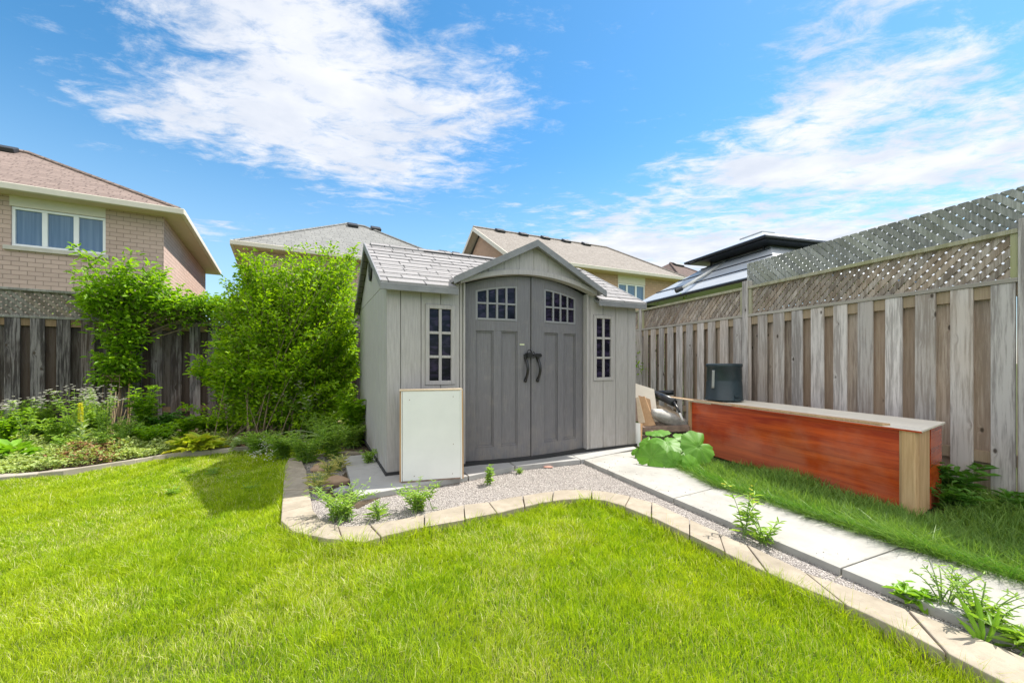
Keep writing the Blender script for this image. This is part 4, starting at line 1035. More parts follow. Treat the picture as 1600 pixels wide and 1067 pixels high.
# left neighbour: eave corner right-front
Ec = (-8.12, 9.87); Wd = 13.0; E0 = (Ec[0] - hu[0] * Wd, Ec[1] - hu[1] * Wd)
zE = 4.87
house('brick_house', 'pink brown brick house with brown hip roof beyond the left fence', E0, hu, Wd, 7.8, zE, zE + 2.08, 3.9, 3.9, dict(wall=M['brick_p'], roof=M['rf_brown']),
      windows=[(Wd - 2.92, Wd - 1.43, 3.66, 4.52, 3)], vents=[(.72, .22), (.89, .22)])
hu2 = (math.cos(R(30.5)), math.sin(R(30.5)))
H2 = house('brick_house', 'brick house with grey hip roof rising behind the big green bush', (-8.56, 12.4), hu2, 8.35, 7.6, 4.87, 7.17, 3.8, 3.8, dict(wall=M['brick_p'], roof=M['rf_grey']), vents=[(.0, .25), (1.3, .2)])
house('brick_house', 'brick house whose grey hip roof peaks just left of the shed ridge', (-5.2, 15.9), hu2, 8.2, 7.6, 4.6, 6.95, 3.8, 3.8, dict(wall=M['brick_p'], roof=M['rf_grey']), vents=[(.0, .25), (1.2, .2)])
ga = math.atan2(3.2, 6.62); gu_ = (math.cos(ga), math.sin(ga)); gvv = (-gu_[1], gu_[0])
hd_ = 3.95; gE = (-1.75 - gvv[0] * hd_, 18.1 - gvv[1] * hd_)
house('brick_house', 'tan brick house with beige gabled roof and row of roof vents behind the shed', gE, gu_, 9.0, hd_ * 2, 4.98, 7.2, 0.0, 1.5, dict(wall=M['brick_t'], roof=M['rf_tan']),
      windows=[(5.24, 6.75, 3.75, 4.52, 3)], vents=[(.14, .16), (.30, .16), (.46, .16), (.62, .16), (.78, .16)], gable_left=True)
house('brick_house', 'distant house with dark brown hip roof between the beige roof and the gazebo', (9.1, 21.4), hu, 6.4, 6.4, 5.5, 7.45, 3.0, 3.0, dict(wall=M['brick_t'], roof=M['rf_dark']), vents=[(.0, .3), (.9, .3)])

# ------------------------------------------------------------------ gazebo beyond the right fence
fd = Vector((0.275, -0.961, 0)).normalized(); fp = Vector((0.961, 0.275, 0)).normalized()
gz = thing('gazebo', 'hardtop gazebo with two tiered grey metal roof behind the right fence', 'gazebo', (2.73, 8.9, 0), math.atan2(fd.y, fd.x))
GL, GW, gze, gzr = 3.45, 3.0, 2.42, 3.25     # local x toward camera, y away from fence
def hipmb(mb, x0, x1, y0, y1, z0, z1, t=.03, inset=None):
    i_ = inset; a = [(x0, y0, z0), (x1, y0, z0), (x1, y1, z0), (x0, y1, z0)]; b = [(x0 + i_, y0 + i_, z1), (x1 - i_, y0 + i_, z1), (x1 - i_, y1 - i_, z1), (x0 + i_, y1 - i_, z1)]
    for k in range(4): mb.extr([a[k], a[(k + 1) % 4], b[(k + 1) % 4], b[k]], (0, 0, -t))
mb = MB(); hipmb(mb, 0, GL, 0, GW, gze, gzr - .1, .03, 1.1); lr = mb.build('lower_roof', M['gz_roof'], gz)
mb = MB()
for z_ in (.28, .56, .84): mb.tube([(1.1 * z_, 1.1 * z_, gze + (gzr - .1 - gze) * z_ + .01), (GL - 1.1 * z_, 1.1 * z_, gze + (gzr - .1 - gze) * z_ + .01)], .010, 4)
mb.build('roof_seam', M['gz_frame'], lr)
mb = MB()
for (a, b) in (((0, 0), (GL, 0)), ((GL, 0), (GL, GW)), ((GL, GW), (0, GW)), ((0, GW), (0, 0))):
    mb.tube([(a[0], a[1], gze - .03), (b[0], b[1], gze - .03)], .03, 4)
    ia = (min(max(a[0], .18), GL - .18), min(max(a[1], .18), GW - .18)); ib = (min(max(b[0], .18), GL - .18), min(max(b[1], .18), GW - .18))
    mb.tube([(*ia, gze - .16), (*ib, gze - .16)], .06, 4)
mb.build('eave_beam', M['gz_frame'], gz)
mb = MB(); x0, x1, y0, y1 = GL / 2 - .95, GL / 2 + .95, GW / 2 - .85, GW / 2 + .85
hipmb(mb, x0, x1, y0, y1, 3.20, 3.52, .025, .72); mb.box(x0 + .7, x1 - .7, y0 + .7, y1 - .7, 3.50, 3.54); ur = mb.build('upper_roof', M['gz_roof'], gz)
mb = MB(); mb.tube([(x0, y0, 3.18), (x1, y0, 3.18), (x1, y1, 3.18), (x0, y1, 3.18), (x0, y0, 3.18)], .025, 4)
for (x, y) in ((x0 + .35, y0 + .35), (x1 - .35, y0 + .35), (x0 + .35, y1 - .35), (x1 - .35, y1 - .35)): mb.tube([(x, y, 2.9), (x, y, 3.26)], .02, 4)
mb.build('upper_frame', M['gz_frame'], gz)
mb = MB(); mb.box(x0 + .05, x1 - .05, y0 + .05, y1 - .05, 3.14, 3.165); mb.build('upper_ceiling', M['gz_frame'], gz)
for (x, y) in ((.2, .2), (GL - .2, .2), (.2, GW - .2), (GL - .2, GW - .2)):
    mb = MB(); mb.box(x - .05, x + .05, y - .05, y + .05, 0, gze - .1); mb.build('post', M['gz_frame'], gz)
pa, pb = wp(1061, 453, 7.35), wp(1147, 402, 7.75)
po = thing('aluminium_pole', 'pale pole lying slanted across the gazebo roof', 'pole', tuple(pa)); mb = MB(); mb.tube([Vector(), pb - pa], .03, 8); mb.build('tube', M['alu'], po, smooth=True)
mb = MB(); mb.tube([Vector((-.06, 0, -.02)), Vector((.05, 0, .03))], .045, 8); mb.build('end_cap', M['gz_frame'], po)

# ------------------------------------------------------------------ lawn
outl = np.array(outer)
def lawn_mask(x, y):
    ok = ~inside(x, y, [(p[0], p[1]) for p in outer] + [(4.5, -1), (4.5, 8), (-1.0, 8), (-2.2, 5.5)])
    ok &= ~inside(x, y, bl + [(-1, 5.6), (-1, 12), (-14, 9), (-14, 3.7)])
    return ok & (x > -8.2) & (x < 3.6) & (y < 5.75)
def near_curb(x, y):
    dmin = np.full(len(x), 9.0)
    for a, b in zip(outer[:-1], outer[1:]):
        ax, ay = a; bx__, by__ = b; L2 = (bx__ - ax) ** 2 + (by__ - ay) ** 2
        t = np.clip(((x - ax) * (bx__ - ax) + (y - ay) * (by__ - ay)) / L2, 0, 1)
        dmin = np.minimum(dmin, np.hypot(x - ax - t * (bx__ - ax), y - ay - t * (by__ - ay)))
    return dmin
def vnoise(x, y, s, seed):
    r = np.random.default_rng(seed); g = r.random((64, 64)); xi = (x * s) % 64; yi = (y * s) % 64
    x0 = np.floor(xi).astype(int); y0 = np.floor(yi).astype(int); fx = xi - x0; fy = yi - y0; fx = fx * fx * (3 - 2 * fx); fy = fy * fy * (3 - 2 * fy)
    x1 = (x0 + 1) % 64; y1 = (y0 + 1) % 64; x0 %= 64; y0 %= 64
    return g[x0, y0] * (1 - fx) * (1 - fy) + g[x1, y0] * fx * (1 - fy) + g[x0, y1] * (1 - fx) * fy + g[x1, y1] * fx * fy
n = 1700000
x = RNG.uniform(-8.1, 3.4, n); y = 0.55 + (RNG.random(n) ** 1.35) * 5.2
m = lawn_mask(x, y) & ((np.abs(x) < y * 1.38 + .35) | (RNG.random(n) < .45)) & (np.abs(x) < y * 1.5 + 2.4); x, y = x[m], y[m]
print('lawn blades', len(x))
dc = near_curb(x, y); nz = vnoise(x, y, 2.1, 3) * .6 + vnoise(x, y, 6.3, 4) * .4
h = (0.018 + 0.052 * nz ** 1.5 + RNG.random(len(x)) * .028) * (.68 + .65 * vnoise(x, y, 11.5, 31)) * .80 * (1 + 1.5 * np.exp(-dc / .06)) * np.where((y > 3.2) & (x < -1.2), 1.1, 1)
tall = RNG.random(len(x)) < .012; h = np.where(tall, h * 1.55, h)
wd = (0.0018 + 0.0010 * RNG.random(len(x))) * np.clip(y / 1.7, .8, 2.6)
lean_ = RNG.uniform(.1, 1.0, len(x)) ** 1.2
P = np.stack([x, y, np.zeros(len(x))], 1)
dry = RNG.random(len(x)) < (.05 + .14 * (vnoise(x, y, 2.7, 9) > .62) + .05 * (vnoise(x, y, 7, 10) > .6))
for nm, mk, mm in (('lawn_grass', ~dry, 'grass'), ('dry_grass', dry, 'grass_dry')):
    V, l, c = blades(P[mk], h[mk] * (1 if nm == 'lawn_grass' else 1.0), wd[mk], lean_[mk], (vnoise(x, y, 4.3, 33) * 14 + RNG.normal(0, 1.7, len(x)))[mk]); o = mesh_np(nm, V, l, c, M[mm]); struct(o, 'stuff')
# verge: long dark grass between path and fence, spilling on the path
def verge(n, x0f, side):
    t = RNG.random(n) * 5.4 - .6          # y from -.6.. 
    yy = t + .2
    far = np.interp(yy, [p[1] for p in PF][::-1], [p[0] for p in PF][::-1]); fx = 3.9 - .286 * (yy - 3.1)
    q = RNG.random(n) ** side; xx = far - .02 + (fx - far) * q
    return xx, yy, far
x, y, far = verge(70000, 0, 1.5)
inc = inside(x, y, [(ca.x - .02, ca.y), (cb_.x + .0, cb_.y), (cb_.x + .64, cb_.y + .18), (ca.x + .64, ca.y + .18)])
m = ~inc & (y > .9) & ~((y > 4.25) & (x > 1.5)); x, y, far = x[m], y[m], far[m]
h = (.05 + .11 * vnoise(x, y, 3, 5) ** 1.3 + .08 * RNG.random(len(x))); wd = .0034 + .0026 * RNG.random(len(x)); wd = wd * np.clip(y / 2.2, .8, 1.6)
edge = (x - far) < .16
az = np.where(edge, RNG.normal(math.pi + .3, .9, len(x)), RNG.uniform(0, 2 * np.pi, len(x)))
V, l, c = blades(np.stack([x, y, np.zeros(len(x))], 1), h, wd, np.where(edge, RNG.uniform(.5, 1.3, len(x)), RNG.uniform(.1, .9, len(x))), az)
struct(mesh_np('verge_grass', V, l, c, M['grass_dk']), 'stuff')
n = 3200; yy = .95 + RNG.random(n) * 3.3; far = np.interp(yy, [p[1] for p in PF][::-1], [p[0] for p in PF][::-1])
xx = far + RNG.uniform(.0, .12, n)
V, l, c = blades(np.stack([xx, yy, np.full(n, .0)], 1), RNG.uniform(.13, .24, n), RNG.uniform(.0032, .0050, n), RNG.uniform(.5, 1.15, n), RNG.normal(math.pi + .35, .6, n))
struct(mesh_np('overhanging_grass', V, l, c, M['weed_dk']), 'stuff')
# pebbles
n = 60000
x = RNG.uniform(-1.7, 2.9, n); y = RNG.uniform(.9, 4.8, n)
gp = inner[4:] + [PN[4], PN[3], PN[2], PN[1], PN[0], fr[3], fr[2], fr[1], fr[0], (-1.3, 3.1)]
m = inside(x, y, gp)
spill = (RNG.random(n) < .035) & inside(x, y, [PN[0], (1.6, 4.5), (1.5, 3.4), (1.62, 2.9), (1.9, 2.2), PN[2], PN[1]]) & (vnoise(x, y, 5, 6) > .35)
zz = np.where(m, .052, .093); m = m | spill; x, y, zz = x[m], y[m], zz[m]; n = len(x); print('pebbles', n)
oc = np.array([[1, 0, 0], [0, 1, 0], [-1, 0, 0], [0, -1, 0], [0, 0, 1], [0, 0, -1]], float)
r_ = RNG.uniform(.0022, .0052, n) * np.clip(y / 3, .8, 1.4); a = RNG.uniform(0, 6.28, n)
sc_ = RNG.uniform(.6, 1.2, (n, 1, 3)) * r_[:, None, None]; V = oc[None] * (1 + RNG.uniform(-.25, .25, (n, 6, 3)) * 0) * sc_ + RNG.normal(0, .12, (n, 6, 3)) * r_[:, None, None]
ca_, sa_ = np.cos(a)[:, None], np.sin(a)[:, None]
V2 = np.stack([V[..., 0] * ca_ - V[..., 1] * sa_, V[..., 0] * sa_ + V[..., 1] * ca_, V[..., 2] * .8], -1) + np.stack([x, y, zz], -1)[:, None, :]
tri = np.array([0, 1, 4, 1, 2, 4, 2, 3, 4, 3, 0, 4, 1, 0, 5, 2, 1, 5, 3, 2, 5, 0, 3, 5])
struct(mesh_np('loose_gravel', V2.reshape(-1, 3), (np.arange(n)[:, None] * 6 + tri[None]).ravel(), np.full(n * 8, 3), M['pebble']), 'stuff')

# ------------------------------------------------------------------ shrubs
def shrub(name, label, cat, base, targets, leaf_l, leaf_w, m, per_stem=70, stem_r=.008, bare=.25, twig=.16, stemmat='bark', droop=.2, base_sp=.15, opp=True, group=None, fork=None):
    th = thing(name, label, cat, tuple(base)); base = np.array(base, float)
    lb = LB(); mb = MB(); PP, DD, NN, LL = [], [], [], []
    for T_ in targets:
        T_ = np.array(T_, float) - base
        b0 = np.array([RNG.normal(0, base_sp), RNG.normal(0, base_sp), 0])
        mid = b0 * .6 + T_ * .35; mid[2] = T_[2] * .62
        if fork is not None:
            b0 = b0 + np.array([0, 0, min(fork, max(.3, T_[2] - .25)) * RNG.uniform(.75, 1)]); mid = (b0 + T_) / 2 + np.array([0, 0, .12])
        c = bez(b0, mid, T_, 9)
        mb.tube([tuple(p) for p in c], stem_r, 4, r1=stem_r * .3, cap=False)
        k = per_stem; t = bare + (1 - bare) * RNG.random(k) ** .75
        idx = t * 8; i0 = np.minimum(idx.astype(int), 7); fr_ = (idx - i0)[:, None]
        pos = c[i0] * (1 - fr_) + c[i0 + 1] * fr_; ax = unit(c[i0 + 1] - c[i0])
        a = RNG.uniform(0, 6.283, k); rad = np.stack([np.cos(a), np.sin(a), RNG.normal(.15, .35, k)], 1); rad = unit(rad)
        tl = RNG.random(k) * twig * (1.15 - t * .8); 
        pos = pos + rad * tl[:, None] + ax * (tl * .5)[:, None]
        dirn = unit(rad * .8 + ax * .45 + RNG.normal(0, .3, (k, 3)) + np.array([0, 0, -droop]))
        nr = unit(np.array([0, 0, 1.0]) + RNG.normal(0, .45, (k, 3)))
        PP.append(pos); DD.append(dirn); NN.append(nr); LL.append(RNG.uniform(.6, 1.15, k))
    P = np.concatenate(PP); s_ = np.concatenate(LL)
    lb.leaves(P, np.concatenate(DD), np.concatenate(NN), leaf_l * s_, leaf_w * s_)
    lb.build('foliage', m, th); mb.build('stem', M[stemmat], th, uv=False)
    return th
# big bush
c0 = np.array([-3.34, 5.95, .04]); tg = []
for i in range(760):
    a = RNG.uniform(0, 2 * math.pi); el = math.asin(RNG.uniform(-.12, 1) ** 1.0 if RNG.random() < .9 else .9); k = RNG.uniform(.55, 1.0) ** .5
    rx = 1.32 * (1 + .12 * math.sin(3 * a + 1)); ry = .85; rzz = 1.88
    p = np.array([math.cos(a) * math.cos(el) ** .75 * rx * k, math.sin(a) * math.cos(el) * ry * k, .95 + math.sin(el) * (1 - (1 - max(-.12, math.sin(el))) ** 1.7) * rzz * k * (1 + .10 * math.cos(a) * math.cos(el))])
    if RNG.random() < .12: p[2] += RNG.uniform(.05, .32)
    if i % 5 == 0: p = np.array([RNG.uniform(-1.15, 1.15), RNG.uniform(-.75, .75), RNG.uniform(.25, 1.1)])
    if i % 7 == 3: p = np.array([RNG.uniform(.7, 1.25), RNG.uniform(-.8, .5), RNG.uniform(.6, 2.75)])
    # keep clear of the shed wall
    q = Vector((c0[0] + p[0], c0[1] + p[1], 0)) - Vector((SP.x, SP.y, 0))
    if q.dot(SU) > -.10: p[0] -= (q.dot(SU) + .10) * 1.0; 
    tg.append(c0 + p)
shrub('leafy_bush', 'big dense lime green bush growing against the left side of the shed', 'bush', (c0[0], c0[1], .03), tg, .062, .032, M['bush'], per_stem=125, stem_r=.006, bare=.16, twig=.2, base_sp=.3, droop=.1)
# climbing vine on the fence post
pv = FL0 + FLd * 1.176; vb = np.array([pv.x + .05, pv.y - .14, .04]); tg = []
dl2 = np.array([FLd.x, FLd.y, 0]); dn = np.array([FLd.y, -FLd.x, 0])
for i in range(125):       # crown spilling over the fence top
    s_ = RNG.uniform(-.40, 1.85); z = 1.92 + RNG.random() * (.46 * math.exp(-((s_ - .15) / .45) ** 2) + .30) + (RNG.random() < .15) * RNG.uniform(.05, .25)
    tg.append(vb + dl2 * s_ + dn * RNG.uniform(-.25, .40) + np.array([0, 0, z]))
for i in range(60):        # curtain down the post
    s_ = RNG.normal(.08, .17); z = RNG.uniform(.80, 2.0); tg.append(vb + dl2 * s_ + dn * RNG.uniform(.0, .28) + np.array([0, 0, z]))
for q in ((-.45, 2.80), (-.36, 2.72), (-.25, 2.66), (.35, 2.68), (-.1, 2.6), (-.52, 2.45)): tg.append(vb + dl2 * q[0] + np.array([0, 0, q[1]]))
shrub('climbing_vine', 'green climbing vine hanging over the left fence post and lattice', 'vine', tuple(vb), tg, .092, .040, M['vine'], per_stem=38, stem_r=.005, bare=.3, twig=.24, base_sp=.05, droop=.35, fork=1.75)
mb = MB(); mb.tube([tuple(vb), tuple(vb + np.array([.03, -.01, .7])), tuple(vb + np.array([-.02, 0, 1.3])), tuple(vb + np.array([.04, 0, 2.0]))], .014, 6, r1=.007)
o = mb.build('trunk', M['bark'], uv=False); o.parent = bpy.data.objects['climbing_vine']; o.matrix_parent_inverse = Matrix.Translation(-Vector(vb))
# neighbour's shrubs seen over / through the fences
def cloud_shrub(name, label, c, r, n, m='bush', ll=.07, per=40, grp=None):
    tg = [np.array(c) + np.array([RNG.normal(0, .42) * r[0], RNG.normal(0, .42) * r[1], abs(RNG.normal(.5, .3)) * r[2]]) for _ in range(n)]
    return shrub(name, label, 'shrub', (c[0], c[1], 0), tg, ll, ll * .45, M[m], per_stem=per, bare=.3, twig=.2, group=grp)
q = FL0 + FLd * .42; cloud_shrub('leafy_shrub', 'sparse leafy tips poking up behind the left fence near the window', (q.x - .35, q.y + .45, 1.0), (.4, .2, 1.45), 10, 'vine', .07, 22)
cloud_shrub('leafy_shrub', 'yellow green shrub glimpsed through the far boards of the right fence', (3.0, 8.4, .2), (1.3, 1.0, 1.9), 90, 'bush', .08, 40)

# ------------------------------------------------------------------ small plants
def weed(name, label, base, h, sp, n, ll, lw, m='weed', stems=6, flower=None, fl_n=0, fl_r=.02, cat='weed', droop=0., stemm='stem', upright=.8, group=None):
    th = thing(name, label, cat, base, 0, group); lb = LB(); mb = MB(); fb = LB()
    for k in range(stems):
        a = RNG.uniform(0, 6.283); tip = np.array([math.cos(a) * sp * RNG.uniform(.3, 1), math.sin(a) * sp * RNG.uniform(.3, 1), h * RNG.uniform(.65, 1.0)])
        c = bez((RNG.normal(0, sp * .15), RNG.normal(0, sp * .15), 0), (tip[0] * .3, tip[1] * .3, h * .55), tip, 7)
        mb.tube([tuple(p) for p in c], .0035, 4, r1=.0015, cap=False)
        nn = max(3, n // stems); t = np.sort(RNG.random(nn)) * .95 + .05; idx = t * 6; i0 = np.minimum(idx.astype(int), 5); f_ = (idx - i0)[:, None]
        pos = c[i0] * (1 - f_) + c[i0 + 1] * f_; aa = np.arange(nn) * 2.4 + a
        rad = np.stack([np.cos(aa), np.sin(aa), np.full(nn, upright - .4) + RNG.normal(0, .2, nn) - droop], 1)
        s_ = (1.15 - .5 * t) * RNG.uniform(.75, 1.15, nn) * 1.25
        lb.leaves(pos, rad, np.array([0, 0, 1.0]) + RNG.normal(0, .25, (nn, 3)), ll * s_, lw * s_)
        if flower:
            for q in range(fl_n):
                ct = c[-1] + RNG.normal(0, fl_r * 2.6, 3) * np.array([1, 1, .6]); k2 = 7; an = np.arange(k2) * 6.283 / k2
                dd = np.stack([np.cos(an), np.sin(an), np.full(k2, .35)], 1); fb.leaves(np.tile(ct, (k2, 1)), dd, np.tile([0, 0, 1.0], (k2, 1)), fl_r, fl_r * .5)
    lb.build('leaves', M[m], th); mb.build('stem', M[stemm], th, uv=False)
    if flower and fb.V: fb.build('flowers', M[flower], th)['kind'] = 'stuff'
    return th
def GP(x, y, z=.05): a, b = G(x, y, z); return (a, b, z)
weed('weed', 'tall upright weed growing in the gravel in front of the doors', GP(763, 757), .20, .07, 110, .035, .016, stems=8)
weed('weed', 'small bushy weed beside the tall one in front of the doors', GP(812, 740), .06, .05, 60, .03, .006, stems=10)
weed('weed', 'bright leafy weed at the bend of the border below the white box', GP(650, 798), .22, .22, 420, .036, .011, stems=26)
weed('weed', 'sprawling pale weed inside the left corner of the border', GP(532, 812), .24, .27, 620, .036, .010, stems=36)
weed('weed', 'grassy weed tuft beside the slab corner', GP(590, 812), .14, .06, 60, .07, .007, stems=12)
weed('weed', 'fine leaved weed spreading over the left end of the border', GP(478, 722), .34, .32, 900, .06, .014, stems=40)
weed('weed', 'feathery green weed beside the left wall of the shed', GP(548, 700), .36, .28, 900, .055, .013, stems=36)
weed('weed', 'low weed creeping over the back of the shed slab', GP(578, 722, .1), .14, .16, 220, .035, .012, stems=16)
weed('thistle', 'spiky thistle with three tall bare stems beside the path', GP(1165, 838), .34, .12, 80, .06, .014, stems=4, flower='yellow', fl_n=3, fl_r=.008)
weed('thistle', 'leafy thistle with pale buds on the border stones by the path', GP(1196, 852), .20, .10, 70, .055, .013, stems=5)
weed('weed', 'bright yellow green rosette between path and border on the right', GP(1432, 945), .08, .09, 70, .06, .025, 'hosta_g', stems=8)
weed('weed', 'wispy weed leaning over the path edge on the right', GP(1478, 955), .22, .14, 110, .03, .008, stems=9)
weed('weed', 'dense wispy weed patch at the right end of the path edge', GP(1530, 985), .20, .15, 300, .035, .009, stems=16)
weed('weed', 'weed with long blade leaves at the right frame edge of the path', GP(1590, 1015), .12, .14, 90, .07, .014, stems=10)
for k, (px, py, hh_, sp_, n_, lab) in enumerate([(405, 708, .26, .26, 700, 'green weed spilling over the lawn at the end of the bed edging'), (440, 716, .30, .25, 700, 'feathery weed at the outer side of the border end'),
        (520, 716, .40, .24, 800, 'tall fine weed growing behind the tan rocks'), (575, 690, .34, .2, 500, 'green weed touching the foot of the shed side wall'), (500, 700, .45, .3, 800, 'large soft weed between the bush and the border end')]):
    weed('weed', lab, GP(px, py), hh_, sp_, n_, .06, .016, stems=34)
for (px, py, lab) in ((497, 768, 'dry grass tuft inside the left border arm'), (512, 745, 'dry grass tuft among the tan rocks'), (530, 735, 'brown dry tuft next to the slab edge')):
    weed('grass_tuft', lab, GP(px, py), .17, .09, 90, .09, .005, 'grass_dry', stems=22, cat='grass tuft')
for (px, py, lab) in ((290, 742, 'small pale dandelion like weed in the lawn near the bed'), (270, 775, 'pale feathery weed standing in the lawn'), (392, 770, 'green spreading weed in the lawn left of the border'), (330, 745, 'pale weed rosette in the lawn below the seed heads')):
    weed('weed', lab, GP(px, py, 0.0), .08, .08, 44, .05, .013, 'weed', stems=7)
# broad corn-like blade plant
th = thing('blade_plant', 'young plant with broad upright strap leaves beside the border stones', 'weed', GP(1535, 1010)); lb = LB()
for (dx, dy, dz, L_) in ((-.25, .1, 1, .20), (.12, .1, 1, .21), (.4, -.1, .8, .17), (-.5, 0, .7, .13)):
    lb.leaves([[0, 0, 0]], [[dx, dy, dz]], [[0.2, -1, .2]], [L_], [.026], fold=.12)
lb.build('leaves', M['hosta_g'], th)
# fence-foot plants right
weed('broadleaf_weed', 'dark green broad leaved weed at the foot of the right fence', (3.62, 3.30, .0), .34, .30, 150, .12, .045, 'weed_dk', stems=14, flower='yellow', fl_n=0)
weed('broadleaf_weed', 'dark leafy weed between the cabinet end and the fence', (3.35, 3.05, .0), .22, .22, 160, .07, .035, 'weed_dk', stems=14)
weed('broadleaf_weed', 'dark weed beside the right fence post at the photo edge', (3.72, 2.95, .0), .20, .2, 110, .09, .035, 'weed_dk', stems=10)
# left bed
def bedp(px, py): return GP(px, py, .045)
weed('flowering_weed', 'tall white flowering weed in the bed before the dark fence boards', bedp(118, 700), .80, .26, 500, .055, .014, 'weed', stems=16, flower='petal', fl_n=9, fl_r=.016, cat='flower')
weed('flowering_weed', 'white flowering weed with dense heads right of the mullein', bedp(160, 702), .82, .16, 480, .05, .013, 'weed', stems=13, flower='petal', fl_n=8, fl_r=.016, cat='flower')
weed('flowering_weed', 'pale seed headed weed leaning at the far left of the bed', bedp(40, 705), .66, .22, 220, .05, .016, 'weed', stems=7, flower='petal', fl_n=14, fl_r=.016, cat='flower')
weed('flowering_weed', 'white flowering weed under the big bush', (-2.75, 5.5, .045), .85, .42, 900, .055, .014, 'weed', stems=26, flower='petal', fl_n=9, fl_r=.018, cat='flower')
weed('flowering_weed', 'white flowering stems nearer the bush end of the bed', (-3.15, 5.6, .045), .8, .35, 500, .05, .014, 'weed', stems=16, flower='petal', fl_n=9, fl_r=.016, cat='flower')
weed('leafy_perennial', 'tall green perennial in the bed below the vine', bedp(225, 692), .78, .24, 620, .085, .034, 'vine', stems=16, cat='perennial')
weed('leafy_perennial', 'leafy green perennial in front of the fence right of the vine', bedp(262, 688), .42, .26, 520, .08, .034, 'weed_dk', stems=16, cat='perennial')
weed('leafy_perennial', 'rounded leafy plant left of the mullein stalk', bedp(85, 700), .40, .30, 700, .06, .028, 'weed', stems=22, cat='perennial')
weed('leafy_perennial', 'dense green plant behind the left hosta', bedp(15, 690), .42, .35, 700, .075, .032, 'weed', stems=22, cat='perennial')
weed('leafy_perennial', 'feathery pale green plant right of the mullein', bedp(180, 706), .32, .26, 650, .04, .015, 'weed', stems=22, cat='perennial')
weed('leafy_perennial', 'dark green clump behind the yellow hosta', bedp(355, 683), .30, .40, 900, .075, .045, 'vine', stems=26, cat='perennial')
weed('leafy_perennial', 'green clump at the foot of the big bush', (-3.0, 5.75, .045), .45, .4, 900, .075, .04, 'weed_dk', stems=26, cat='perennial')
weed('leafy_perennial', 'broad leaved green plant in the gap between bush and shed', (-2.05, 5.25, .045), .75, .25, 700, .085, .05, 'vine', stems=16, cat='perennial')
weed('leafy_perennial', 'small green seedling clump under the orange hook', bedp(292, 690), .36, .15, 200, .09, .045, 'vine', stems=8, cat='perennial')
for (px, py, hh_, sp_, n_, ll_, lw_, m_, lab) in [
    (60, 690, .62, .28, 800, .065, .022, 'weed', 'tall pale weed against the dark boards behind the seed heads'), (145, 688, .50, .25, 700, .07, .03, 'weed', 'green weed standing behind the mullein stalk'),
    (200, 700, .42, .25, 700, .05, .018, 'weed', 'airy pale weed beside the dry stalks'), (245, 703, .34, .28, 800, .07, .032, 'vine', 'bright green clump between the dry stalks and the hosta'),
    (5, 700, .5, .3, 700, .07, .03, 'vine', 'green leafy clump at the left photo edge behind the hosta'), (390, 672, .55, .35, 900, .06, .022, 'weed', 'tall weed under the bush at the right end of the bed'),
    (325, 680, .34, .3, 700, .075, .038, 'vine', 'leafy clump directly behind the yellow hosta'), (420, 690, .42, .3, 800, .055, .018, 'weed', 'feathery weed in front of the bush at the bed end'),
    (455, 676, .6, .35, 900, .06, .022, 'weed', 'tall weed hiding the stems of the bush'), (110, 712, .26, .3, 700, .045, .018, 'weed', 'low pale clump in front of the white flowers')]:
    weed('leafy_perennial', lab, bedp(px, py), hh_, sp_, n_, ll_, lw_, m_, stems=26, cat='perennial')
# mullein
mp = bedp(128, 712); th = thing('mullein', 'pale green mullein stalk with yellow flower spike in the left bed', 'flower', mp)
mb = MB(); mb.tube([(0, 0, 0), (.01, 0, .25), (-.02, 0, .55)], .012, 6, r1=.006); mb.build('stem', M['mullein'], th)
lb = LB(); n_ = 26; t = np.linspace(.02, .4, n_); a = np.arange(n_) * 2.4
lb.leaves(np.stack([0 * t, 0 * t, t], 1), np.stack([np.cos(a), np.sin(a), .7 + 0 * t], 1), np.tile([0, 0, 1.], (n_, 1)), .17 * (1.1 - 1.6 * t), .05 * (1.1 - 1.3 * t)); lb.build('leaves', M['mullein'], th)
lb = LB(); n_ = 160; t = RNG.uniform(.38, .62, n_); a = RNG.uniform(0, 6.28, n_); lb.leaves(np.stack([-.02 * t / .6 + .008 * np.cos(a), .008 * np.sin(a), t], 1), np.stack([np.cos(a), np.sin(a), .5 + 0 * t], 1), np.tile([0, 0, 1.], (n_, 1)), .022, .014); lb.build('flower_spike', M['yellow'], th)
def hosta(label, base, r, n, ll, m):
    th = thing('hosta', label, 'hosta', base); lb = LB(); a = RNG.uniform(0, 6.28, n); e = RNG.uniform(.05, 1.3, n); q = RNG.uniform(.0, 1, n)
    P = np.stack([np.cos(a) * r * .45 * q, np.sin(a) * r * .45 * q, .02 + .10 * (1 - q) + .03 * RNG.random(n)], 1)
    D = np.stack([np.cos(a), np.sin(a), e * (1 - q * .8)], 1); s_ = RNG.uniform(.7, 1.1, n)
    lb.leaves(P, D, np.tile([0, 0, 1.], (n, 1)) + RNG.normal(0, .2, (n, 3)), ll * s_, ll * .5 * s_, fold=.18); lb.build('leaves', M[m], th)
hosta('yellow and green variegated hosta behind the bed edging', bedp(312, 706), .42, 110, .17, 'hosta')
hosta('second variegated hosta clump touching the yellow one on its left', (bedp(288, 708)[0], bedp(288, 708)[1], .045), .26, 50, .15, 'hosta')
hosta('bright green hosta at the far left of the bed', bedp(18, 722), .34, 80, .19, 'hosta_g')
hosta('pale small leaved plant at the right end of the bed edging', bedp(375, 706), .22, 60, .08, 'mullein')
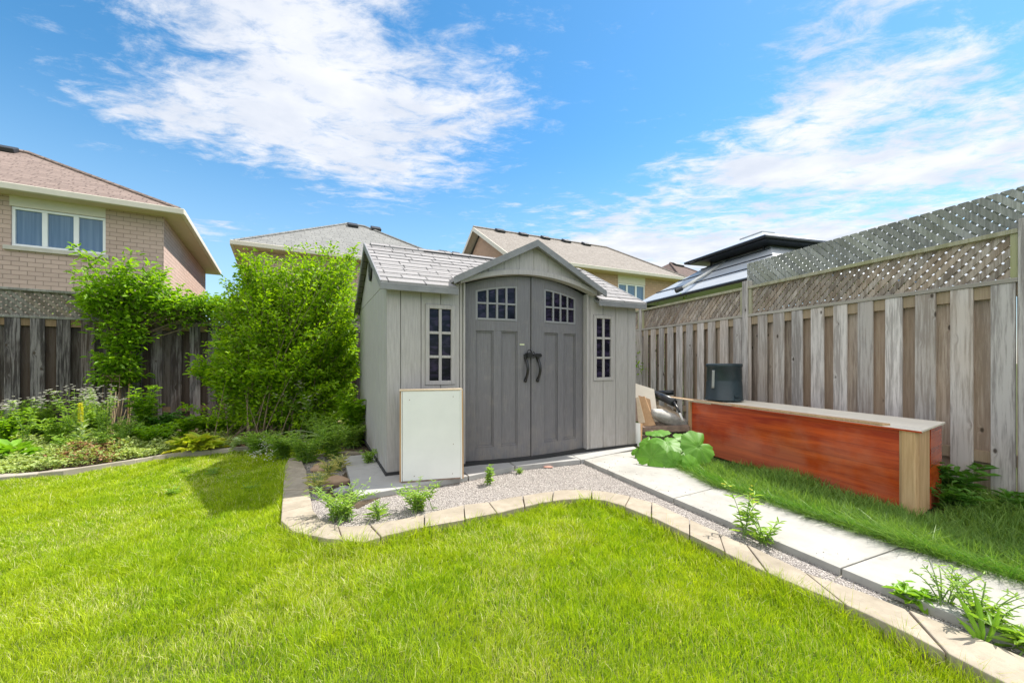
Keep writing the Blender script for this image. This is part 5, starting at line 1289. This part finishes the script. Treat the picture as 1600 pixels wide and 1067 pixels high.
# creeping ground cover
n = 90000; x = RNG.uniform(-7.2, -2.3, n); y = RNG.uniform(3.6, 7.2, n)
front = np.interp(x, [p[0] for p in bl], [p[1] for p in bl]); dd = y - front
m = (dd > .08 + .10 * vnoise(x, y, 5.1, 27)) & (dd < 2.2) & (RNG.random(n) < np.exp(-np.maximum(0, dd - .9) / .8)); x, y, dd = x[m], y[m], dd[m]; n = len(x)
z = .05 + (.02 + .20 * vnoise(x, y, 3.1, 21) * vnoise(x, y, 8.3, 25) + .03) * RNG.random(n) ** .5; a = RNG.uniform(0, 6.28, n)
for nm, lo, hi, mm in (('ground_cover', 0, .80, 'cover'), ('brown_ground_cover', .80, 1.01, 'dryfl')):
    r_ = (vnoise(x, y, 2.3, 22) * .75 + RNG.random(n) * .25); mk = r_ >= .80
    if nm == 'ground_cover': mk = r_ < .80
    k = mk.sum(); lb = LB(); lb.leaves(np.stack([x, y, z], 1)[mk], np.stack([np.cos(a), np.sin(a), RNG.normal(.35, .3, n)], 1)[mk], np.array([0, 0, 1.]) + RNG.normal(0, .4, (k, 3)), RNG.uniform(.025, .05, k), RNG.uniform(.014, .028, k))
    struct(lb.build(nm, M[mm]), 'stuff')
# dry stalks
th = thing('dry_stalks', 'bunch of dry brown stalks standing against the fence below the vine', 'dry stalks', bedp(182, 686)); mb = MB()
for i in range(16):
    x0, y0 = random.uniform(-.16, .16), random.uniform(-.05, .1); mb.tube([(x0, y0, 0), (x0 + random.uniform(-.05, .12), y0 + .05, random.uniform(.3, .75))], .005, 4)
mb.build('stalk', M['dry'], th)
th = thing('plant_trellis', 'small rusty wire trellis standing before the dark fence', 'trellis', (bedp(172, 684))); mb = MB()
for x0 in (-.12, 0, .12): mb.tube([(x0, 0, 0), (x0, .02, .92)], .005, 5)
for z in (.45, .82, .90): mb.tube([(-.13, 0, z), (0, -.05, z), (.13, .0, z)], .004, 4)
mb.tube([(-.12, 0, .9), (-.06, -.02, .83), (0, -.05, .9), (.06, -.02, .83), (.12, 0, .9)], .004, 4); mb.build('wire', M['rust'], th)
# thin bamboo pole on fence
q = FL0 + FLd * 1.30; mb = MB(); mb.tube([(0, 0, 0), (.02, .03, 1.45)], .011, 6); o = mb.build('garden_cane', M['stud']); o.location = (q.x + .08, q.y - .22, .04); tag(o, 'thin pale garden cane standing upright under the vine', 'cane')
# orange hook on the fence
q = FL0 + FLd * 1.99 + Vector((FLd.y, -FLd.x, 0)) * .055; mb = MB(); mb.tube([(.016 * math.cos(t), -.0, .016 * math.sin(t)) for t in [i * math.pi / 5 for i in range(11)]], .007, 6); mb.tube([(.02, 0, 0), (.075, 0, 0)], .007, 6)
o = mb.build('orange_hook', M['orange'], smooth=True); o.location = (q.x, q.y, 1.03); tag(o, 'small orange plastic hook screwed to a dark fence board', 'hook')
# reclining dried flower stem over the lawn
th = thing('fallen_flower_stem', 'fallen weed stems with pale seed heads lying on the lawn edge', 'flower', (-2.25, 4.75, .02)); mb = MB(); lb = LB()
for (dx, dy, hz_) in ((-.55, -.35, .12), (-.42, -.32, .10), (-.6, -.1, .2)):
    c = bez((0, 0, .25), (dx * .5, dy * .4, hz_ + .22), (dx, dy, hz_), 7); mb.tube([tuple(p) for p in c], .004, 4)
    k = 40; ct = c[-1] + RNG.normal(0, .035, (k, 3)); lb.leaves(ct, RNG.normal(0, 1, (k, 3)), RNG.normal(0, 1, (k, 3)), .018, .010)
mb.build('stem', M['mullein'], th); lb.build('seed_heads', M['petal'], th)
# red-brown dock seed spike
p_ = bedp(402, 690); th = thing('dock_spike', 'short red brown seed spike at the right end of the bed', 'weed', p_); lb = LB(); n_ = 140; t = RNG.uniform(.08, .24, n_)
lb.leaves(np.stack([RNG.normal(0, .018, n_), RNG.normal(0, .018, n_), t], 1), RNG.normal(0, 1, (n_, 3)), RNG.normal(0, 1, (n_, 3)), .016, .010); lb.build('seeds', M['dryfl'], th)
mb = MB(); mb.tube([(0, 0, 0), (0, 0, .2)], .004, 4); mb.build('stem', M['dry'], th)

# broad leaved plant beside the path (butterbur-like)
bp = thing('broad_leaf_plant', 'plant with huge round toothed green leaves beside the path and cabinet', 'plant', (1.66, 4.30, .03))
def roundleaf(c, r, nrm, rot):
    nrm = Vector(nrm).normalized(); a = nrm.cross(Vector((math.cos(rot), math.sin(rot), .1))).normalized(); b = nrm.cross(a)
    vs = [Vector(c) - nrm * r * .10]; rings = 6; seg = 54; fs = []
    for i in range(1, rings + 1):
        q = i / rings
        for j in range(seg):
            an = 2 * math.pi * j / seg; notch = max(0, 1 - abs(an - math.pi) / .42) if True else 0
            lob = 1 + .035 * math.sin(an * 9) + .028 * math.sin(an * 26 + 1)
            rr = r * q * lob * (1 - .50 * notch)
            wav = r * (.035 * math.sin(an * 9 + 1.3) * q * q - .13 * q ** 2 + .02 * math.sin(an * 4) * q)
            vein = -.006 * r * (1 - abs(math.sin(an * 4.5))) ** 3 * 3
            vs.append(Vector(c) + (a * math.cos(an) + b * math.sin(an)) * rr + nrm * (wav + vein))
    for j in range(seg): fs.append((0, 1 + j, 1 + (j + 1) % seg))
    for i in range(rings - 1):
        for j in range(seg):
            p = 1 + i * seg + j; q_ = 1 + i * seg + (j + 1) % seg; fs.append((p, p + seg, q_ + seg, q_))
    return vs, fs
LV = [((1091, 697), 4.12, .178, (.15, -.95, .62)), ((1043, 692), 4.32, .150, (-.05, -.45, 1)), ((1018, 714), 4.10, .150, (-.55, -.85, .45)), ((1054, 722), 4.02, .115, (.0, -1, .35)), ((1082, 728), 3.96, .120, (.45, -.9, .45)),
      ((1011, 690), 4.42, .10, (-.6, -.3, .9)), ((1028, 674), 4.6, .14, (-.1, -.06, 1)), ((995, 707), 4.45, .065, (-.5, -.6, .7)), ((1066, 706), 4.30, .12, (.2, -.5, .9)), ((1068, 683), 4.5, .11, (.2, -.3, 1))]
mbst = MB()
for i, ((px, py), Y, r, nr) in enumerate(LV):
    c = wp(px, py, Y) - Vector(bp.location); mb = MB(); vs, fs = roundleaf(c, r, nr, i * 1.3 + 2); mb.add(vs, fs); lf = mb.build('leaf', M['bigleaf'], bp, smooth=True, uv=False)
    ul = lf.data.uv_layers.new(name='UVMap')
    for p_ in lf.data.polygons:
        js = [((lf.data.loops[li].vertex_index - 1) % 54, (lf.data.loops[li].vertex_index - 1) // 54 + 1, lf.data.loops[li].vertex_index) for li in p_.loop_indices]
        wrap = any(j_ == 53 for j_, _, vi in js if vi) and any(j_ == 0 for j_, _, vi in js if vi)
        am = [ (54 if (wrap and j_ == 0) else j_) for j_, _, vi in js if vi]
        for li, (j_, q_, vi) in zip(p_.loop_indices, js):
            a_ = (sum(am) / len(am)) if vi == 0 else (54 if (wrap and j_ == 0) else j_)
            ul.data[li].uv = (2 * math.pi * a_ / 54, 0 if vi == 0 else q_ / 6)
    mbst.tube([tuple(q) for q in bez((random.uniform(-.05, .05), random.uniform(-.05, .05), 0), (c.x * .5, c.y * .5, c.z * .8 + .03), tuple(c - Vector(nr).normalized() * r * .1), 6)], .008, 6)
mbst.build('stalk', M['stem'], bp, smooth=True)

# ------------------------------------------------------------------ rocks and litter
def rock(name, label, c, r, m, seed, flat=.7):
    rr = np.random.default_rng(seed); import bmesh
    bm = bmesh.new(); bmesh.ops.create_icosphere(bm, subdivisions=3, radius=1)
    ph = rr.uniform(0, 6, 6)
    for v in bm.verts:
        p = v.co; k = 1 + .14 * math.sin(3 * p.x + ph[0]) + .12 * math.sin(4 * p.y + ph[1]) + .08 * math.sin(7 * p.z + ph[2]) + .03 * math.sin(17 * p.x + 9 * p.y)
        v.co = Vector((p.x * k * r[0], p.y * k * r[1], p.z * k * r[2] * flat))
    me = bpy.data.meshes.new(name); bm.to_mesh(me); bm.free(); me.materials.append(M[m]); o = bpy.data.objects.new(name, me); COL.objects.link(o); o.location = c
    for p in me.polygons: p.use_smooth = True
    return tag(o, label, 'rock')
a = GP(504, 735); rock('rock', 'rounded tan rock at the back of the left border arm', (a[0], a[1], .07), (.11, .08, .07), 'rock', 1)
a = GP(522, 758); rock('rock', 'flat tan rock lying beside the slab', (a[0], a[1] + .05, .06), (.13, .08, .08), 'rock', 2)
a = GP(537, 772); rock('rock', 'grey rock against the slab corner', (a[0] - .02, a[1] + .02, .06), (.08, .06, .07), 'rockg', 3)
a = GP(505, 752); rock('rock', 'half buried tan rock between the two larger tan rocks', (a[0], a[1], .05), (.07, .06, .05), 'rock', 5)
a = GP(445, 700); rock('rock', 'pale grey stone among the weeds at the end of the bed', (a[0], a[1], .1), (.09, .07, .06), 'rockg', 6)
a = GP(856, 731); rock('rock', 'small pink stone fragment lying on the gravel near the doors', (a[0], a[1], .062), (.045, .022, .012), 'pink', 4)
mb = MB(); p_ = G(1481, 868, .05); mb.lathe([(.0, 0), (.035, 0), (.04, .02), (.036, .02), (.03, .006), (0, .006)], 16); o = mb.build('blue_lid', M['blue'], smooth=True); o.location = (p_[0], p_[1], .05); tag(o, 'small blue plastic lid lying in the grass beside the path', 'lid')
